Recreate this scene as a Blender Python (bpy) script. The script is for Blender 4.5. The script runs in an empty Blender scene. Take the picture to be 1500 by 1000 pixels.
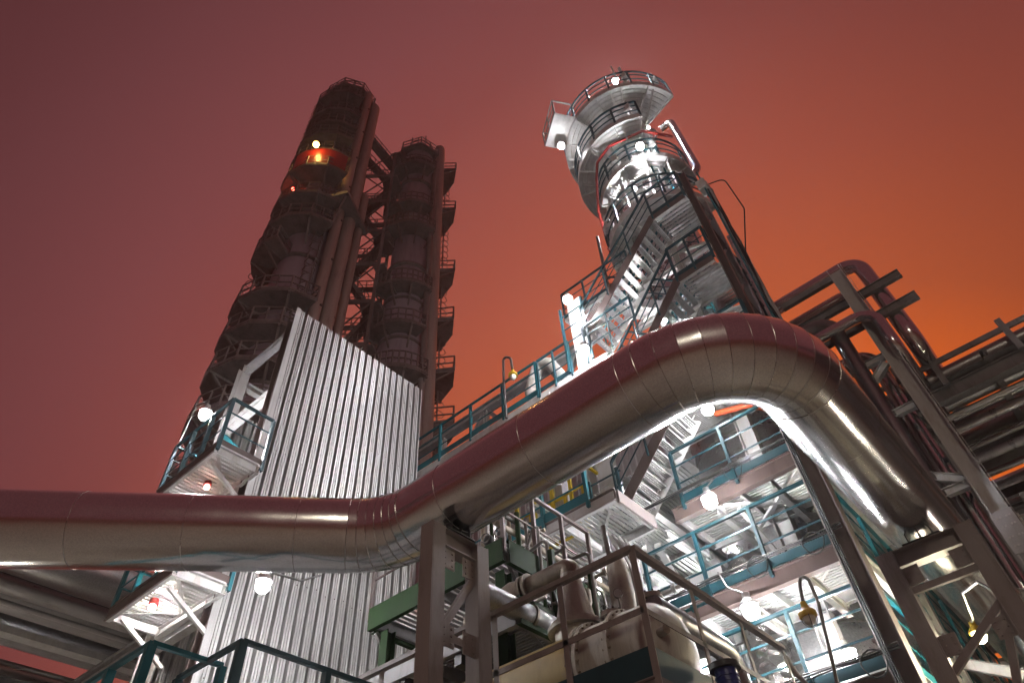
import bpy, math, random
from mathutils import Vector, Matrix
from math import sin, cos, pi, radians, hypot
random.seed(7)
V = Vector
scn = bpy.context.scene
COL = scn.collection

# ------------------------------------------------------------------ camera
TILT, ROLL, YAW, FPX = radians(48.09), radians(4.70), radians(37.9), 1000.0
CAM = V((0, 0, 1.6))
_f = V((cos(YAW) * cos(TILT), sin(YAW) * cos(TILT), sin(TILT)))
_r = V((sin(YAW), -cos(YAW), 0))
_d = _f.cross(_r)
CR = _r * cos(ROLL) + _d * sin(ROLL)
CD = -_r * sin(ROLL) + _d * cos(ROLL)
cam = bpy.data.cameras.new("camera")
cam.lens = 24.0
cam.sensor_width = 36.0
cam.clip_start = 0.05
cam.clip_end = 3000
co = bpy.data.objects.new("camera", cam)
COL.objects.link(co)
m = Matrix((CR, -CD, -_f)).transposed().to_4x4()
m.translation = CAM
co.matrix_world = m
scn.camera = co


def at(px, py, x=None, y=None, z=None):
    """a point of the place on the plane x=, y= or z= (survey of the photograph, 1500x1000)"""
    v = CR * ((px - 750) / FPX) + CD * ((py - 500) / FPX) + _f
    t = (x - CAM.x) / v.x if x is not None else (y - CAM.y) / v.y if y is not None else (z - CAM.z) / v.z
    return CAM + v * t


# ------------------------------------------------------------------ materials
def newmat(name):
    mt = bpy.data.materials.new(name)
    mt.use_nodes = True
    nt = mt.node_tree
    return mt, nt, nt.nodes, nt.links, nt.nodes["Principled BSDF"]


def paint(name, col, rough=0.5, metal=0.0, var=0.25, scale=3.0, dirt=None, dirt_amt=0.4, bump=0.05, streak=(1, 1, 0.25), spec=0.5):
    mt, nt, N, L, b = newmat(name)
    tc = N.new("ShaderNodeTexCoord")
    mp = N.new("ShaderNodeMapping"); mp.inputs["Scale"].default_value = streak
    L.new(tc.outputs["Object"], mp.inputs["Vector"])
    n1 = N.new("ShaderNodeTexNoise"); n1.inputs["Scale"].default_value = scale; n1.inputs["Detail"].default_value = 6; n1.inputs["Roughness"].default_value = 0.65
    L.new(mp.outputs[0], n1.inputs["Vector"])
    r = N.new("ShaderNodeValToRGB")
    c0 = [c * (1 - var) for c in col]; c1 = [min(1, c * (1 + var)) for c in col]
    r.color_ramp.elements[0].position = 0.3; r.color_ramp.elements[0].color = (*c0, 1)
    r.color_ramp.elements[1].position = 0.7; r.color_ramp.elements[1].color = (*c1, 1)
    L.new(n1.outputs["Fac"], r.inputs["Fac"])
    out = r.outputs["Color"]
    if dirt:
        n2 = N.new("ShaderNodeTexNoise"); n2.inputs["Scale"].default_value = scale * 1.7; n2.inputs["Detail"].default_value = 8; n2.inputs["Roughness"].default_value = 0.7
        L.new(mp.outputs[0], n2.inputs["Vector"])
        r2 = N.new("ShaderNodeValToRGB"); r2.color_ramp.elements[0].position = 0.52; r2.color_ramp.elements[1].position = 0.68
        r2.color_ramp.elements[0].color = (0, 0, 0, 1); r2.color_ramp.elements[1].color = (dirt_amt,) * 3 + (1,)
        L.new(n2.outputs["Fac"], r2.inputs["Fac"])
        mx = N.new("ShaderNodeMixRGB"); mx.inputs["Color2"].default_value = (*dirt, 1)
        L.new(r2.outputs["Color"], mx.inputs["Fac"]); L.new(out, mx.inputs["Color1"])
        out = mx.outputs["Color"]
    L.new(out, b.inputs["Base Color"])
    mr = N.new("ShaderNodeMapRange"); mr.inputs["To Min"].default_value = max(0.05, rough - 0.12); mr.inputs["To Max"].default_value = min(1, rough + 0.12)
    L.new(n1.outputs["Fac"], mr.inputs["Value"]); L.new(mr.outputs[0], b.inputs["Roughness"])
    b.inputs["Metallic"].default_value = metal
    b.inputs["Specular IOR Level"].default_value = spec
    if bump:
        bp = N.new("ShaderNodeBump"); bp.inputs["Strength"].default_value = bump; bp.inputs["Distance"].default_value = 0.02
        L.new(n1.outputs["Fac"], bp.inputs["Height"]); L.new(bp.outputs[0], b.inputs["Normal"])
    return mt


def metal(name, col, rough=0.22, wave=1.2, wamp=0.25, fine=40.0, famp=0.0, var=0.12, voro=0.0, rvar=0.08, dist=0.03):
    """thin sheet-metal cladding: gentle dents, brushed roughness changes"""
    mt, nt, N, L, b = newmat(name)
    tc = N.new("ShaderNodeTexCoord")
    n1 = N.new("ShaderNodeTexNoise"); n1.inputs["Scale"].default_value = wave; n1.inputs["Detail"].default_value = 3
    n2 = N.new("ShaderNodeTexNoise"); n2.inputs["Scale"].default_value = fine; n2.inputs["Detail"].default_value = 4
    L.new(tc.outputs["Object"], n1.inputs["Vector"]); L.new(tc.outputs["Object"], n2.inputs["Vector"])
    r = N.new("ShaderNodeValToRGB")
    r.color_ramp.elements[0].position = 0.3; r.color_ramp.elements[0].color = (*[c * (1 - var) for c in col], 1)
    r.color_ramp.elements[1].position = 0.7; r.color_ramp.elements[1].color = (*[min(1, c * (1 + var)) for c in col], 1)
    L.new(n2.outputs["Fac"], r.inputs["Fac"]); L.new(r.outputs[0], b.inputs["Base Color"])
    b.inputs["Metallic"].default_value = 1.0
    n3 = N.new("ShaderNodeTexNoise"); n3.inputs["Scale"].default_value = 2.3; n3.inputs["Detail"].default_value = 7; n3.inputs["Roughness"].default_value = 0.7
    L.new(tc.outputs["Object"], n3.inputs["Vector"])
    mr = N.new("ShaderNodeMapRange"); mr.inputs["From Min"].default_value = 0.3; mr.inputs["From Max"].default_value = 0.7
    mr.inputs["To Min"].default_value = max(0.04, rough - rvar); mr.inputs["To Max"].default_value = rough + rvar
    L.new(n3.outputs["Fac"], mr.inputs["Value"]); L.new(mr.outputs[0], b.inputs["Roughness"])
    bp = N.new("ShaderNodeBump"); bp.inputs["Strength"].default_value = wamp; bp.inputs["Distance"].default_value = dist
    L.new(n1.outputs["Fac"], bp.inputs["Height"])
    last = bp
    if voro:
        vo = N.new("ShaderNodeTexVoronoi"); vo.inputs["Scale"].default_value = 5.0
        L.new(tc.outputs["Object"], vo.inputs["Vector"])
        b2 = N.new("ShaderNodeBump"); b2.inputs["Strength"].default_value = voro; b2.inputs["Distance"].default_value = 0.08
        L.new(vo.outputs["Distance"], b2.inputs["Height"]); L.new(last.outputs[0], b2.inputs["Normal"]); last = b2
    if famp:
        b3 = N.new("ShaderNodeBump"); b3.inputs["Strength"].default_value = famp; b3.inputs["Distance"].default_value = 0.005
        L.new(n2.outputs["Fac"], b3.inputs["Height"]); L.new(last.outputs[0], b3.inputs["Normal"]); last = b3
    L.new(last.outputs[0], b.inputs["Normal"])
    return mt


def glow(name, col, s):
    mt, nt, N, L, b = newmat(name)
    b.inputs["Base Color"].default_value = (0.9, 0.9, 0.9, 1)
    b.inputs["Emission Color"].default_value = (*col, 1)
    b.inputs["Emission Strength"].default_value = s
    b.inputs["Roughness"].default_value = 0.3
    return mt


M = dict(
    clad=metal("stainless_cladding", (0.79, 0.79, 0.79), 0.185, 1.1, 0.34, 60, 0.02, rvar=0.03),
    seam=metal("cladding_band", (0.52, 0.50, 0.47), 0.28, 3, 0.1),
    silver=metal("silver_insulation", (0.74, 0.74, 0.74), 0.30, 1.6, 0.55, 30, 0.05),
    foil=metal("crinkled_foil", (0.78, 0.77, 0.74), 0.22, 4.0, 0.7, 30, 0.1, voro=0.9),
    corr=paint("galvanised_corrugated", (0.50, 0.50, 0.49), 0.38, 0.55, 0.14, 5.0, (0.33, 0.31, 0.29), 0.45, 0.04, (5, 5, 0.25)),
    white=paint("white_steel_paint", (0.54, 0.54, 0.53), 0.45, 0, 0.12, 4, (0.34, 0.28, 0.22), 0.5),
    galv=paint("galvanised_grating", (0.58, 0.58, 0.57), 0.45, 0.3, 0.15, 6),
    primer=paint("brown_grey_primer", (0.25, 0.215, 0.205), 0.5, 0, 0.14, 3, (0.13, 0.10, 0.09), 0.5),
    brown=paint("dark_brown_paint", (0.12, 0.088, 0.08), 0.45, 0, 0.2, 3),
    grey=paint("grey_steel_paint", (0.40, 0.39, 0.40), 0.5, 0, 0.12, 3, (0.22, 0.19, 0.18), 0.4),
    rack=paint("rack_steel", (0.23, 0.22, 0.22), 0.55, 0, 0.2, 3, (0.08, 0.06, 0.05), 0.5),
    rackpipe=metal("dull_pipe_cladding", (0.33, 0.32, 0.32), 0.38, 1.5, 0.3),
    rackpale=paint("pale_pipe_cladding", (0.45, 0.44, 0.44), 0.30, 0.40, 0.2, 2.5, (0.15, 0.13, 0.12), 0.5, 0.08, (0.2, 1, 1)),
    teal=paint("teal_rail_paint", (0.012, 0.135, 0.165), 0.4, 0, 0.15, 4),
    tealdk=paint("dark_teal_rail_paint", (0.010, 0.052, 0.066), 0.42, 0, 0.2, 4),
    green=paint("green_steel_paint", (0.013, 0.036, 0.010), 0.6, 0, 0.2, 3, (0.03, 0.035, 0.02), 0.5, spec=0.15),
    yellow=paint("yellow_paint", (0.62, 0.45, 0.015), 0.45, 0, 0.12, 4),
    yelfit=paint("yellow_lamp_fitting", (0.55, 0.36, 0.02), 0.4, 0, 0.2, 14),
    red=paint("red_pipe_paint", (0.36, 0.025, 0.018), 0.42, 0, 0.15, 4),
    orange=paint("orange_red_paint", (0.62, 0.10, 0.03), 0.45, 0, 0.1, 4),
    black=paint("black_cable", (0.02, 0.02, 0.02), 0.5, 0, 0.3, 8),
    conduit=paint("steel_conduit", (0.16, 0.15, 0.14), 0.4, 0.6, 0.2, 8),
    dark=paint("sooty_tower_steel", (0.22, 0.175, 0.155), 0.55, 0, 0.25, 1.2, (0.06, 0.04, 0.035), 0.5),
    towbody=paint("old_tower_shell", (0.40, 0.33, 0.36), 0.5, 0.1, 0.18, 0.8, (0.12, 0.075, 0.065), 0.5, 0.1, (1, 1, 0.12)),
    towpipe=paint("old_tower_pipe", (0.46, 0.37, 0.31), 0.45, 0.2, 0.2, 1.0, (0.13, 0.08, 0.06), 0.5, 0.1, (1, 1, 0.12)),
    vessel=paint("weathered_cream_steel", (0.46, 0.43, 0.37), 0.5, 0.1, 0.14, 3, (0.26, 0.19, 0.12), 0.4, 0.15, (5, 5, .5)),
    rusty=paint("ochre_stained_steel", (0.36, 0.27, 0.11), 0.5, 0.1, 0.2, 3, (0.30, 0.24, 0.17), 0.8, 0.12, (1, 1, 0.6)),
    oldpipe=paint("old_pipe_steel", (0.26, 0.22, 0.17), 0.42, 0.4, 0.25, 5, (0.12, 0.08, 0.05), 0.6, 0.15, (1, 1, 1)),
    lagging=paint("white_lagging", (0.52, 0.50, 0.46), 0.8, 0, 0.12, 7, (0.33, 0.30, 0.26), 0.6, 0.5, (1, 1, 1)),
    blue=paint("blue_motor_paint", (0.02, 0.035, 0.20), 0.4, 0, 0.2, 5),
    ground=paint("concrete_ground", (0.30, 0.26, 0.21), 0.9, 0, 0.3, 2.0, (0.05, 0.045, 0.04), 0.6, 0.3, (1, 1, 1)),
    glass=paint("lamp_glass", (0.75, 0.72, 0.65), 0.12, 0, 0.05, 5),
    lamp=glow("lamp_white", (1.0, 0.98, 1.0), 60.0),
    lampwarm=glow("lamp_warm", (1.0, 0.86, 0.55), 60.0),
    lampyel=glow("lamp_amber", (1.0, 0.55, 0.12), 40.0),
    lampred=glow("lamp_red", (1.0, 0.10, 0.06), 12.0),
    lamppink=glow("lamp_pale_red", (1.0, 0.45, 0.38), 10.0),
)


_h = bpy.data.materials.new("haze"); _h.use_nodes = True; _n = _h.node_tree
_n.nodes.remove(_n.nodes["Principled BSDF"]); _v = _n.nodes.new("ShaderNodeVolumePrincipled"); _v.inputs["Density"].default_value = 0.0008; _v.inputs["Color"].default_value = (.9, .9, .9, 1); _v.inputs["Anisotropy"].default_value = 0.6
_n.links.new(_v.outputs[0], [q for q in _n.nodes if q.type == "OUTPUT_MATERIAL"][0].inputs["Volume"]); M["haze"] = _h


# ------------------------------------------------------------------ mesh builder
class MB:
    def __init__(s):
        s.v, s.f = [], []

    def quad(s, pts):
        b = len(s.v); s.v += [V(p) for p in pts]; s.f.append(tuple(range(b, b + len(pts)))); return s

    def box(s, x0, x1, y0, y1, z0, z1):
        return s.hexa([(x0, y0, z0), (x1, y0, z0), (x1, y1, z0), (x0, y1, z0), (x0, y0, z1), (x1, y0, z1), (x1, y1, z1), (x0, y1, z1)])

    def hexa(s, p):
        b = len(s.v); s.v += [V(q) for q in p]
        for f in ((0, 3, 2, 1), (4, 5, 6, 7), (0, 1, 5, 4), (1, 2, 6, 5), (2, 3, 7, 6), (3, 0, 4, 7)):
            s.f.append(tuple(b + i for i in f))
        return s

    def bar(s, p0, p1, w, h, up=(0, 0, 1), off=(0, 0)):
        """box bar from p0 to p1, w across, h along up; off shifts it (side, up)"""
        p0, p1 = V(p0), V(p1); d = (p1 - p0)
        if d.length < 1e-6: return s
        d.normalize(); u = V(up)
        if abs(d.dot(u)) > 0.98: u = V((1, 0, 0)) if abs(d.x) < 0.9 else V((0, 1, 0))
        sd = d.cross(u).normalized(); u = sd.cross(d).normalized()
        o = sd * off[0] + u * off[1]
        a, c = sd * (w / 2), u * (h / 2)
        return s.hexa([p0 + o - a - c, p0 + o + a - c, p0 + o + a + c, p0 + o - a + c, p1 + o - a - c, p1 + o + a - c, p1 + o + a + c, p1 + o - a + c])

    def hbeam(s, p0, p1, w, h, t=0.016, up=(0, 0, 1)):
        s.bar(p0, p1, w, t, up, (0, h / 2 - t / 2)); s.bar(p0, p1, w, t, up, (0, -h / 2 + t / 2))
        return s.bar(p0, p1, t, h - 2 * t - 0.002, up)

    def chan(s, p0, p1, w, h, t=0.012, up=(0, 0, 1), side=1):
        s.bar(p0, p1, w, t, up, (0, h / 2 - t / 2)); s.bar(p0, p1, w, t, up, (0, -h / 2 + t / 2))
        return s.bar(p0, p1, t, h - 2 * t - 0.002, up, (side * (w / 2 - t / 2), 0))

    def tube(s, pts, r, n=10, cap=True):
        pts = [V(p) for p in pts]; rs = r if isinstance(r, (list, tuple)) else [r] * len(pts)
        b0 = len(s.v); u = None
        for i, p in enumerate(pts):
            if i == 0: d = pts[1] - p
            elif i == len(pts) - 1: d = p - pts[-2]
            else: d = (pts[i + 1] - p).normalized() + (p - pts[i - 1]).normalized()
            d.normalize()
            if u is None: u = d.orthogonal().normalized() if abs(d.z) > 0.95 else V((0, 0, 1))
            u = (u - d * u.dot(d)).normalized(); w = d.cross(u)
            # mitre factor keeps the section round at corners
            for k in range(n):
                a = 2 * pi * k / n
                s.v.append(p + (u * cos(a) + w * sin(a)) * rs[i])
        for i in range(len(pts) - 1):
            for k in range(n):
                a = b0 + i * n + k; c = b0 + i * n + (k + 1) % n
                s.f.append((a, c, c + n, a + n))
        if cap:
            s.f.append(tuple(b0 + k for k in range(n))[::-1]); e = b0 + (len(pts) - 1) * n
            s.f.append(tuple(e + k for k in range(n)))
        return s

    def cyl(s, p0, p1, r0, r1=None, n=20):
        return s.tube([p0, p1], [r0, r0 if r1 is None else r1], n)

    def lathe(s, cx, cy, prof, n=40, a0=0, a1=360):
        b = len(s.v); full = a1 - a0 >= 360; k = n if full else n + 1
        for (r, z) in prof:
            for i in range(k):
                a = radians(a0 + (a1 - a0) * i / n); s.v.append(V((cx + r * cos(a), cy + r * sin(a), z)))
        for j in range(len(prof) - 1):
            for i in range(n):
                i2 = (i + 1) % k
                s.f.append((b + j * k + i, b + j * k + i2, b + (j + 1) * k + i2, b + (j + 1) * k + i))
        return s

    def sector(s, cx, cy, z0, z1, r0, r1, a0, a1, n):
        """ring sector slab"""
        b = len(s.v)
        for i in range(n + 1):
            a = radians(a0 + (a1 - a0) * i / n); c, q = cos(a), sin(a)
            for r, z in ((r0, z0), (r1, z0), (r1, z1), (r0, z1)): s.v.append(V((cx + r * c, cy + r * q, z)))
        for i in range(n):
            o = b + 4 * i
            for k in range(4): s.f.append((o + k, o + (k + 1) % 4, o + 4 + (k + 1) % 4, o + 4 + k))
        s.f.append((b, b + 3, b + 2, b + 1)); o = b + 4 * n; s.f.append((o, o + 1, o + 2, o + 3))
        return s

    def sphere(s, c, r, n=16, mr=10, sz=1.0, zmin=-1.0, zmax=1.0):
        prof = []
        for j in range(mr + 1):
            t = math.asin(zmin) + (math.asin(zmax) - math.asin(zmin)) * j / mr
            prof.append((max(r * cos(t), 0.0005), c[2] + r * sz * sin(t)))
        return s.lathe(c[0], c[1], prof, n)

    def ring(s, c, axis, R, r, n=24, m=8):
        ax = V(axis).normalized(); u = ax.orthogonal().normalized(); w = ax.cross(u); c = V(c); b = len(s.v)
        for i in range(n):
            a = 2 * pi * i / n; d = u * cos(a) + w * sin(a)
            for k in range(m):
                q = 2 * pi * k / m; s.v.append(c + d * (R + r * cos(q)) + ax * (r * sin(q)))
        for i in range(n):
            for k in range(m):
                a = b + i * m + k; a2 = b + i * m + (k + 1) % m; c2 = b + ((i + 1) % n) * m
                s.f.append((a, c2 + k, c2 + (k + 1) % m, a2))
        return s

    def build(s, name, mat, parent=None, loc=None, smooth=True, ang=38):
        origin = V(loc) if loc is not None else (V(parent["_w"]) if parent is not None else V((0, 0, 0)))
        me = bpy.data.meshes.new(name)
        me.from_pydata([tuple(p - origin) for p in s.v], [], s.f)
        me.materials.append(M[mat] if isinstance(mat, str) else mat)
        if smooth:
            me.shade_smooth(); me.set_sharp_from_angle(angle=radians(ang))
        o = bpy.data.objects.new(name, me); COL.objects.link(o)
        if parent is not None:
            o.parent = parent; o["_w"] = tuple(origin)
            if loc is not None: o.location = origin - V(parent["_w"])
        else:
            o.location = origin; o["_w"] = tuple(origin)
        ALL.append(o)
        return o


ALL = []


def thing(name, label, cat, loc=(0, 0, 0), group=None):
    o = bpy.data.objects.new(name, None); COL.objects.link(o)
    o.empty_display_size = 0.2
    o.location = loc; o["_w"] = tuple(loc); o["label"] = label; o["category"] = cat
    if group: o["group"] = group
    ALL.append(o)
    return o


def tag(o, label, cat, group=None):
    o["label"] = label; o["category"] = cat
    if group: o["group"] = group
    return o


def fillet(pts, R, n=8):
    """polyline with rounded corners"""
    pts = [V(p) for p in pts]; out = [pts[0]]
    for i in range(1, len(pts) - 1):
        a, p, c = pts[i - 1], pts[i], pts[i + 1]
        d0 = (a - p).normalized(); d1 = (c - p).normalized(); ang = d0.angle(d1)
        t = R / math.tan(ang / 2); t = min(t, (a - p).length * 0.49, (c - p).length * 0.49); rr = t * math.tan(ang / 2)
        cen = p + (d0 + d1).normalized() * (rr / sin(ang / 2))
        s0 = p + d0 * t - cen; s1 = p + d1 * t - cen; tot = s0.angle(s1); axis = s0.cross(s1).normalized()
        for k in range(n + 1):
            out.append(cen + Matrix.Rotation(tot * k / n, 3, axis) @ s0)
    out.append(pts[-1])
    return out


def railing(parent, pts, mat="teal", h=1.05, step=1.2, mids=(0.36, 0.7), r=0.022, post=0.05, toe=True, toeh=0.14, square=True, posts=True, toemat=None, name="railing"):
    """handrail along pts (floor level); posts are sub-parts"""
    pts = [V(p) for p in pts]; up = V((0, 0, 1)); g = MB()
    for i in range(len(pts) - 1):
        a, b = pts[i], pts[i + 1]
        g.bar(a + up * h, b + up * h, 0.055, 0.045) if square else g.tube([a + up * h, b + up * h], r, 8)
        for q in mids:
            g.bar(a + up * h * q, b + up * h * q, 0.014, 0.03) if square else g.tube([a + up * h * q, b + up * h * q], r * 0.7, 6)
    o = g.build(name, mat, parent)
    if toe:
        t = MB()
        for i in range(len(pts) - 1): t.bar(pts[i] + up * toeh / 2, pts[i + 1] + up * toeh / 2, 0.008, toeh)
        t.build("toe_board", toemat or mat, o)
    if posts:
        for i in range(len(pts) - 1):
            a, b = pts[i], pts[i + 1]; d = (b - a); n = max(1, round(d.length / step)); ax = d.normalized()
            for k in range(n + (1 if i == len(pts) - 2 else 0)):
                p = a + d * (k / n)
                MB().bar(p - up * 0.12, p + up * (h - 0.02), post, post * 0.75, ax).build("post", mat, o)
    return o


def grating(mb, x0, x1, y0, y1, z, pitch=0.06, t=0.02, h=0.025, cross=0.3, along="x"):
    if along == "x":
        n = int((y1 - y0) / pitch)
        for i in range(n + 1): mb.bar((x0, y0 + i * pitch, z), (x1, y0 + i * pitch, z), t, h)
        k = int((x1 - x0) / cross)
        for i in range(k + 1): mb.bar((x0 + i * cross, y0, z + 0.004), (x0 + i * cross, y1, z + 0.004), 0.012, h * 0.5)
    else:
        n = int((x1 - x0) / pitch)
        for i in range(n + 1): mb.bar((x0 + i * pitch, y0, z), (x0 + i * pitch, y1, z), t, h)
        k = int((y1 - y0) / cross)
        for i in range(k + 1): mb.bar((x0, y0 + i * cross, z + 0.004), (x1, y0 + i * cross, z + 0.004), 0.012, h * 0.5)
    return mb


def floor_deck(parent, x0, x1, y0, y1, z, frame="white", deck="galv", fh=0.18, along="y", pitch=0.05, ribs=True, fascia=None):
    """grated floor on a channel frame; floor level z"""
    g = MB(); grating(g, x0 + 0.02, x1 - 0.02, y0 + 0.02, y1 - 0.02, z - 0.015, pitch, pitch * 0.62, 0.03, 0.25, along)
    o = g.build("floor_grating", deck, parent)
    f = MB()
    zc = z - 0.035 - fh / 2
    f.chan((x0, y0, zc), (x0, y1, zc), 0.07, fh, 0.01, side=-1)
    if not ribs:
        f.build("floor_channel", fascia or frame, parent); f = MB()
    f.chan((x1, y1, zc), (x1, y0, zc), 0.07, fh, 0.01, side=-1)
    if ribs:
        n = max(1, int((y1 - y0) / 1.1)); m2 = max(1, int((x1 - x0) / 1.1))
        for i in range(n + 1):
            yy = y0 + 0.04 + (y1 - y0 - 0.08) * i / n; f.chan((x0 + 0.045, yy, zc), (x1 - 0.045, yy, zc), 0.05, fh * 0.8, 0.01)
        f.bar((x0 + 0.05, y0 + 0.06, z - 0.06), (x1 - 0.05, min(y1, y0 + 1.1), z - 0.06), 0.05, 0.008)
    f.build("floor_frame" if ribs else "floor_channel", fascia or frame, parent)
    return o


# ------------------------------------------------------------------ lamps
LIGHTS = []
KW = 12.0


def point(parent, p, watts, col, r):
    li = bpy.data.lights.new("bulb_light", "POINT"); li.energy = watts * KW; li.color = col; li.shadow_soft_size = r
    o = bpy.data.objects.new("bulb_light", li); COL.objects.link(o)
    o.parent = parent; o.location = V(p) - V(parent["_w"]); LIGHTS.append(o)
    return o


WH = (1.0, 0.975, 1.0)


def flood(p, label, watts=500, r=0.12, mat="lamp", col=WH, arm=None, group="lit white lamps of the plant", cage="galv", name="work_lamp"):
    """explosion-proof lamp: housing, collar, glowing glass bowl, bracket arm"""
    p = V(p); t = thing(name, label, "lamp", p, group)
    MB().lathe(p.x, p.y, [(0.001, p.z + r * 2.3), (r * .45, p.z + r * 2.25), (r * .5, p.z + r * 1.6), (r * .95, p.z + r * 1.15), (r * 1.15, p.z + r * .75), (r * 1.1, p.z + r * .62), (0.001, p.z + r * .6)], 20).build("housing", cage, t)
    MB().sphere(p, r * 0.97, 18, 10, 1.0, -1, 0.68).build("bowl", mat, t)
    if arm is not None:
        MB().tube([p + V((0, 0, r * 2.2))] + [V(a) for a in arm], 0.016, 8).build("bracket", "conduit", t)
    point(t, p, watts, col, r)
    return t


def beacon(p, label, mat="lampred", watts=6, r=0.05, col=(1, .12, .06), group="small red lamps", body="red", arm=None):
    p = V(p); t = thing("warning_lamp", label, "lamp", p, group)
    MB().lathe(p.x, p.y, [(0.001, p.z + r * 2.2), (r * 1.1, p.z + r * 2.2), (r * 1.25, p.z + r * 1.2), (r * 1.25, p.z + r * .8), (0.001, p.z + r * .75)], 16).build("housing", body, t)
    MB().sphere(p, r * 0.97, 14, 8, 1.15, -1, 0.72).build("bowl", mat, t)
    if arm is not None: MB().tube([p + V((0, 0, r * 2))] + [V(a) for a in arm], 0.014, 8).build("bracket", "conduit", t)
    if watts: point(t, p, watts, col, r)
    return t

# ================================================================== THE BIG CLAD PIPE
PZ, PR, PY = 6.30, 0.437, 0.88
A1, K1, K2 = V((1.385, 8.68, PZ)), V((4.70, 5.74, PZ)), V((4.70, PY, PZ))
U1 = (K1 - A1).normalized()


def gore_elbow(parent, P0, K, P1, R, n, name):
    """mitred elbow: n gores, each its own smooth ring, raised lap seams"""
    path = fillet([P0, K, P1], R, n)[1:-1]
    g, s = MB(), MB()
    for i in range(n):
        a, b = path[i], path[i + 1]
        c, d = (path[i - 1] if i else a - (b - a)), (path[i + 2] if i < n - 1 else b + (b - a))
        if i == 0: c = a - (K - V(P0)).normalized()
        if i == n - 1: d = b + (V(P1) - K).normalized()
        ta = (K - V(P0)).normalized() if i == 0 else ((b - a).normalized() + (a - c).normalized()).normalized(); tb = (V(P1) - K).normalized() if i == n - 1 else ((d - b).normalized() + (b - a).normalized()).normalized()
        bb = len(g.v); k = 56
        for p, t, ex in ((a, ta, 0.0), (b, tb, 0.0035)):
            u = V((0, 0, 1)); w = t.cross(u).normalized()
            for q in range(k):
                an = 2 * pi * q / k; g.v.append(p + (u * cos(an) + w * sin(an)) * (PR + ex))
        for q in range(k): g.f.append((bb + q, bb + (q + 1) % k, bb + k + (q + 1) % k, bb + k + q))
        s.ring(a, ta, PR + 0.002, 0.0042, 56, 6)
    s.ring(path[-1], tb, PR + 0.003, 0.006, 56, 6)
    e = g.build(name, "clad", parent); s.build("lap_seam", "seam", e)
    return path


big = thing("insulated_pipe", "big shiny steel clad pipe that bends twice as it crosses in front of the plant", "pipe", (4.7, 5.74, PZ))
e1 = gore_elbow(big, A1, K1, K2, 1.15, 6, "elbow")
e2 = gore_elbow(big, K1, K2, V((20, PY, PZ)), 1.02, 10, "elbow")


def clad_run(a, b, spacing, first):
    a, b = V(a), V(b); d = (b - a).normalized(); L = (b - a).length; g = MB(); s = MB()
    n = max(2, int(L / spacing)); u = V((0, 0, 1)); w = d.cross(u).normalized(); k = 56
    cuts = [0] + [first + spacing * i for i in range(50) if first + spacing * i < L - 0.15] + [L]
    for i in range(len(cuts) - 1):
        bb = len(g.v)
        for t, ex in ((cuts[i], 0.0), (cuts[i + 1], 0.003)):
            for q in range(k):
                an = 2 * pi * q / k; g.v.append(a + d * t + (u * cos(an) + w * sin(an)) * (PR + ex))
        for q in range(k): g.f.append((bb + q, bb + (q + 1) % k, bb + k + (q + 1) % k, bb + k + q))
        if i: s.ring(a + d * cuts[i], d, PR + 0.001, 0.0035, 56, 6)
        # longitudinal lap with rivets, on the side facing down and out
        an = radians(66 if i % 2 else 74)
        lp = (u * cos(an) - w * sin(an)) * (PR + 0.003)
        s.bar(a + d * (cuts[i] + .01) + lp, a + d * (cuts[i + 1] - .01) + lp, 0.022, 0.004, lp)
    o = g.build("straight_section", "clad", big); s.build("lap_seam", "seam", o)


clad_run(A1 - U1 * 8.2, e1[0], 1.22, 0.55)
clad_run(e1[-1], e2[0], 1.25, 0.62)
clad_run(e2[-1], V((21.0, PY, PZ)), 1.25, 1.0)

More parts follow.
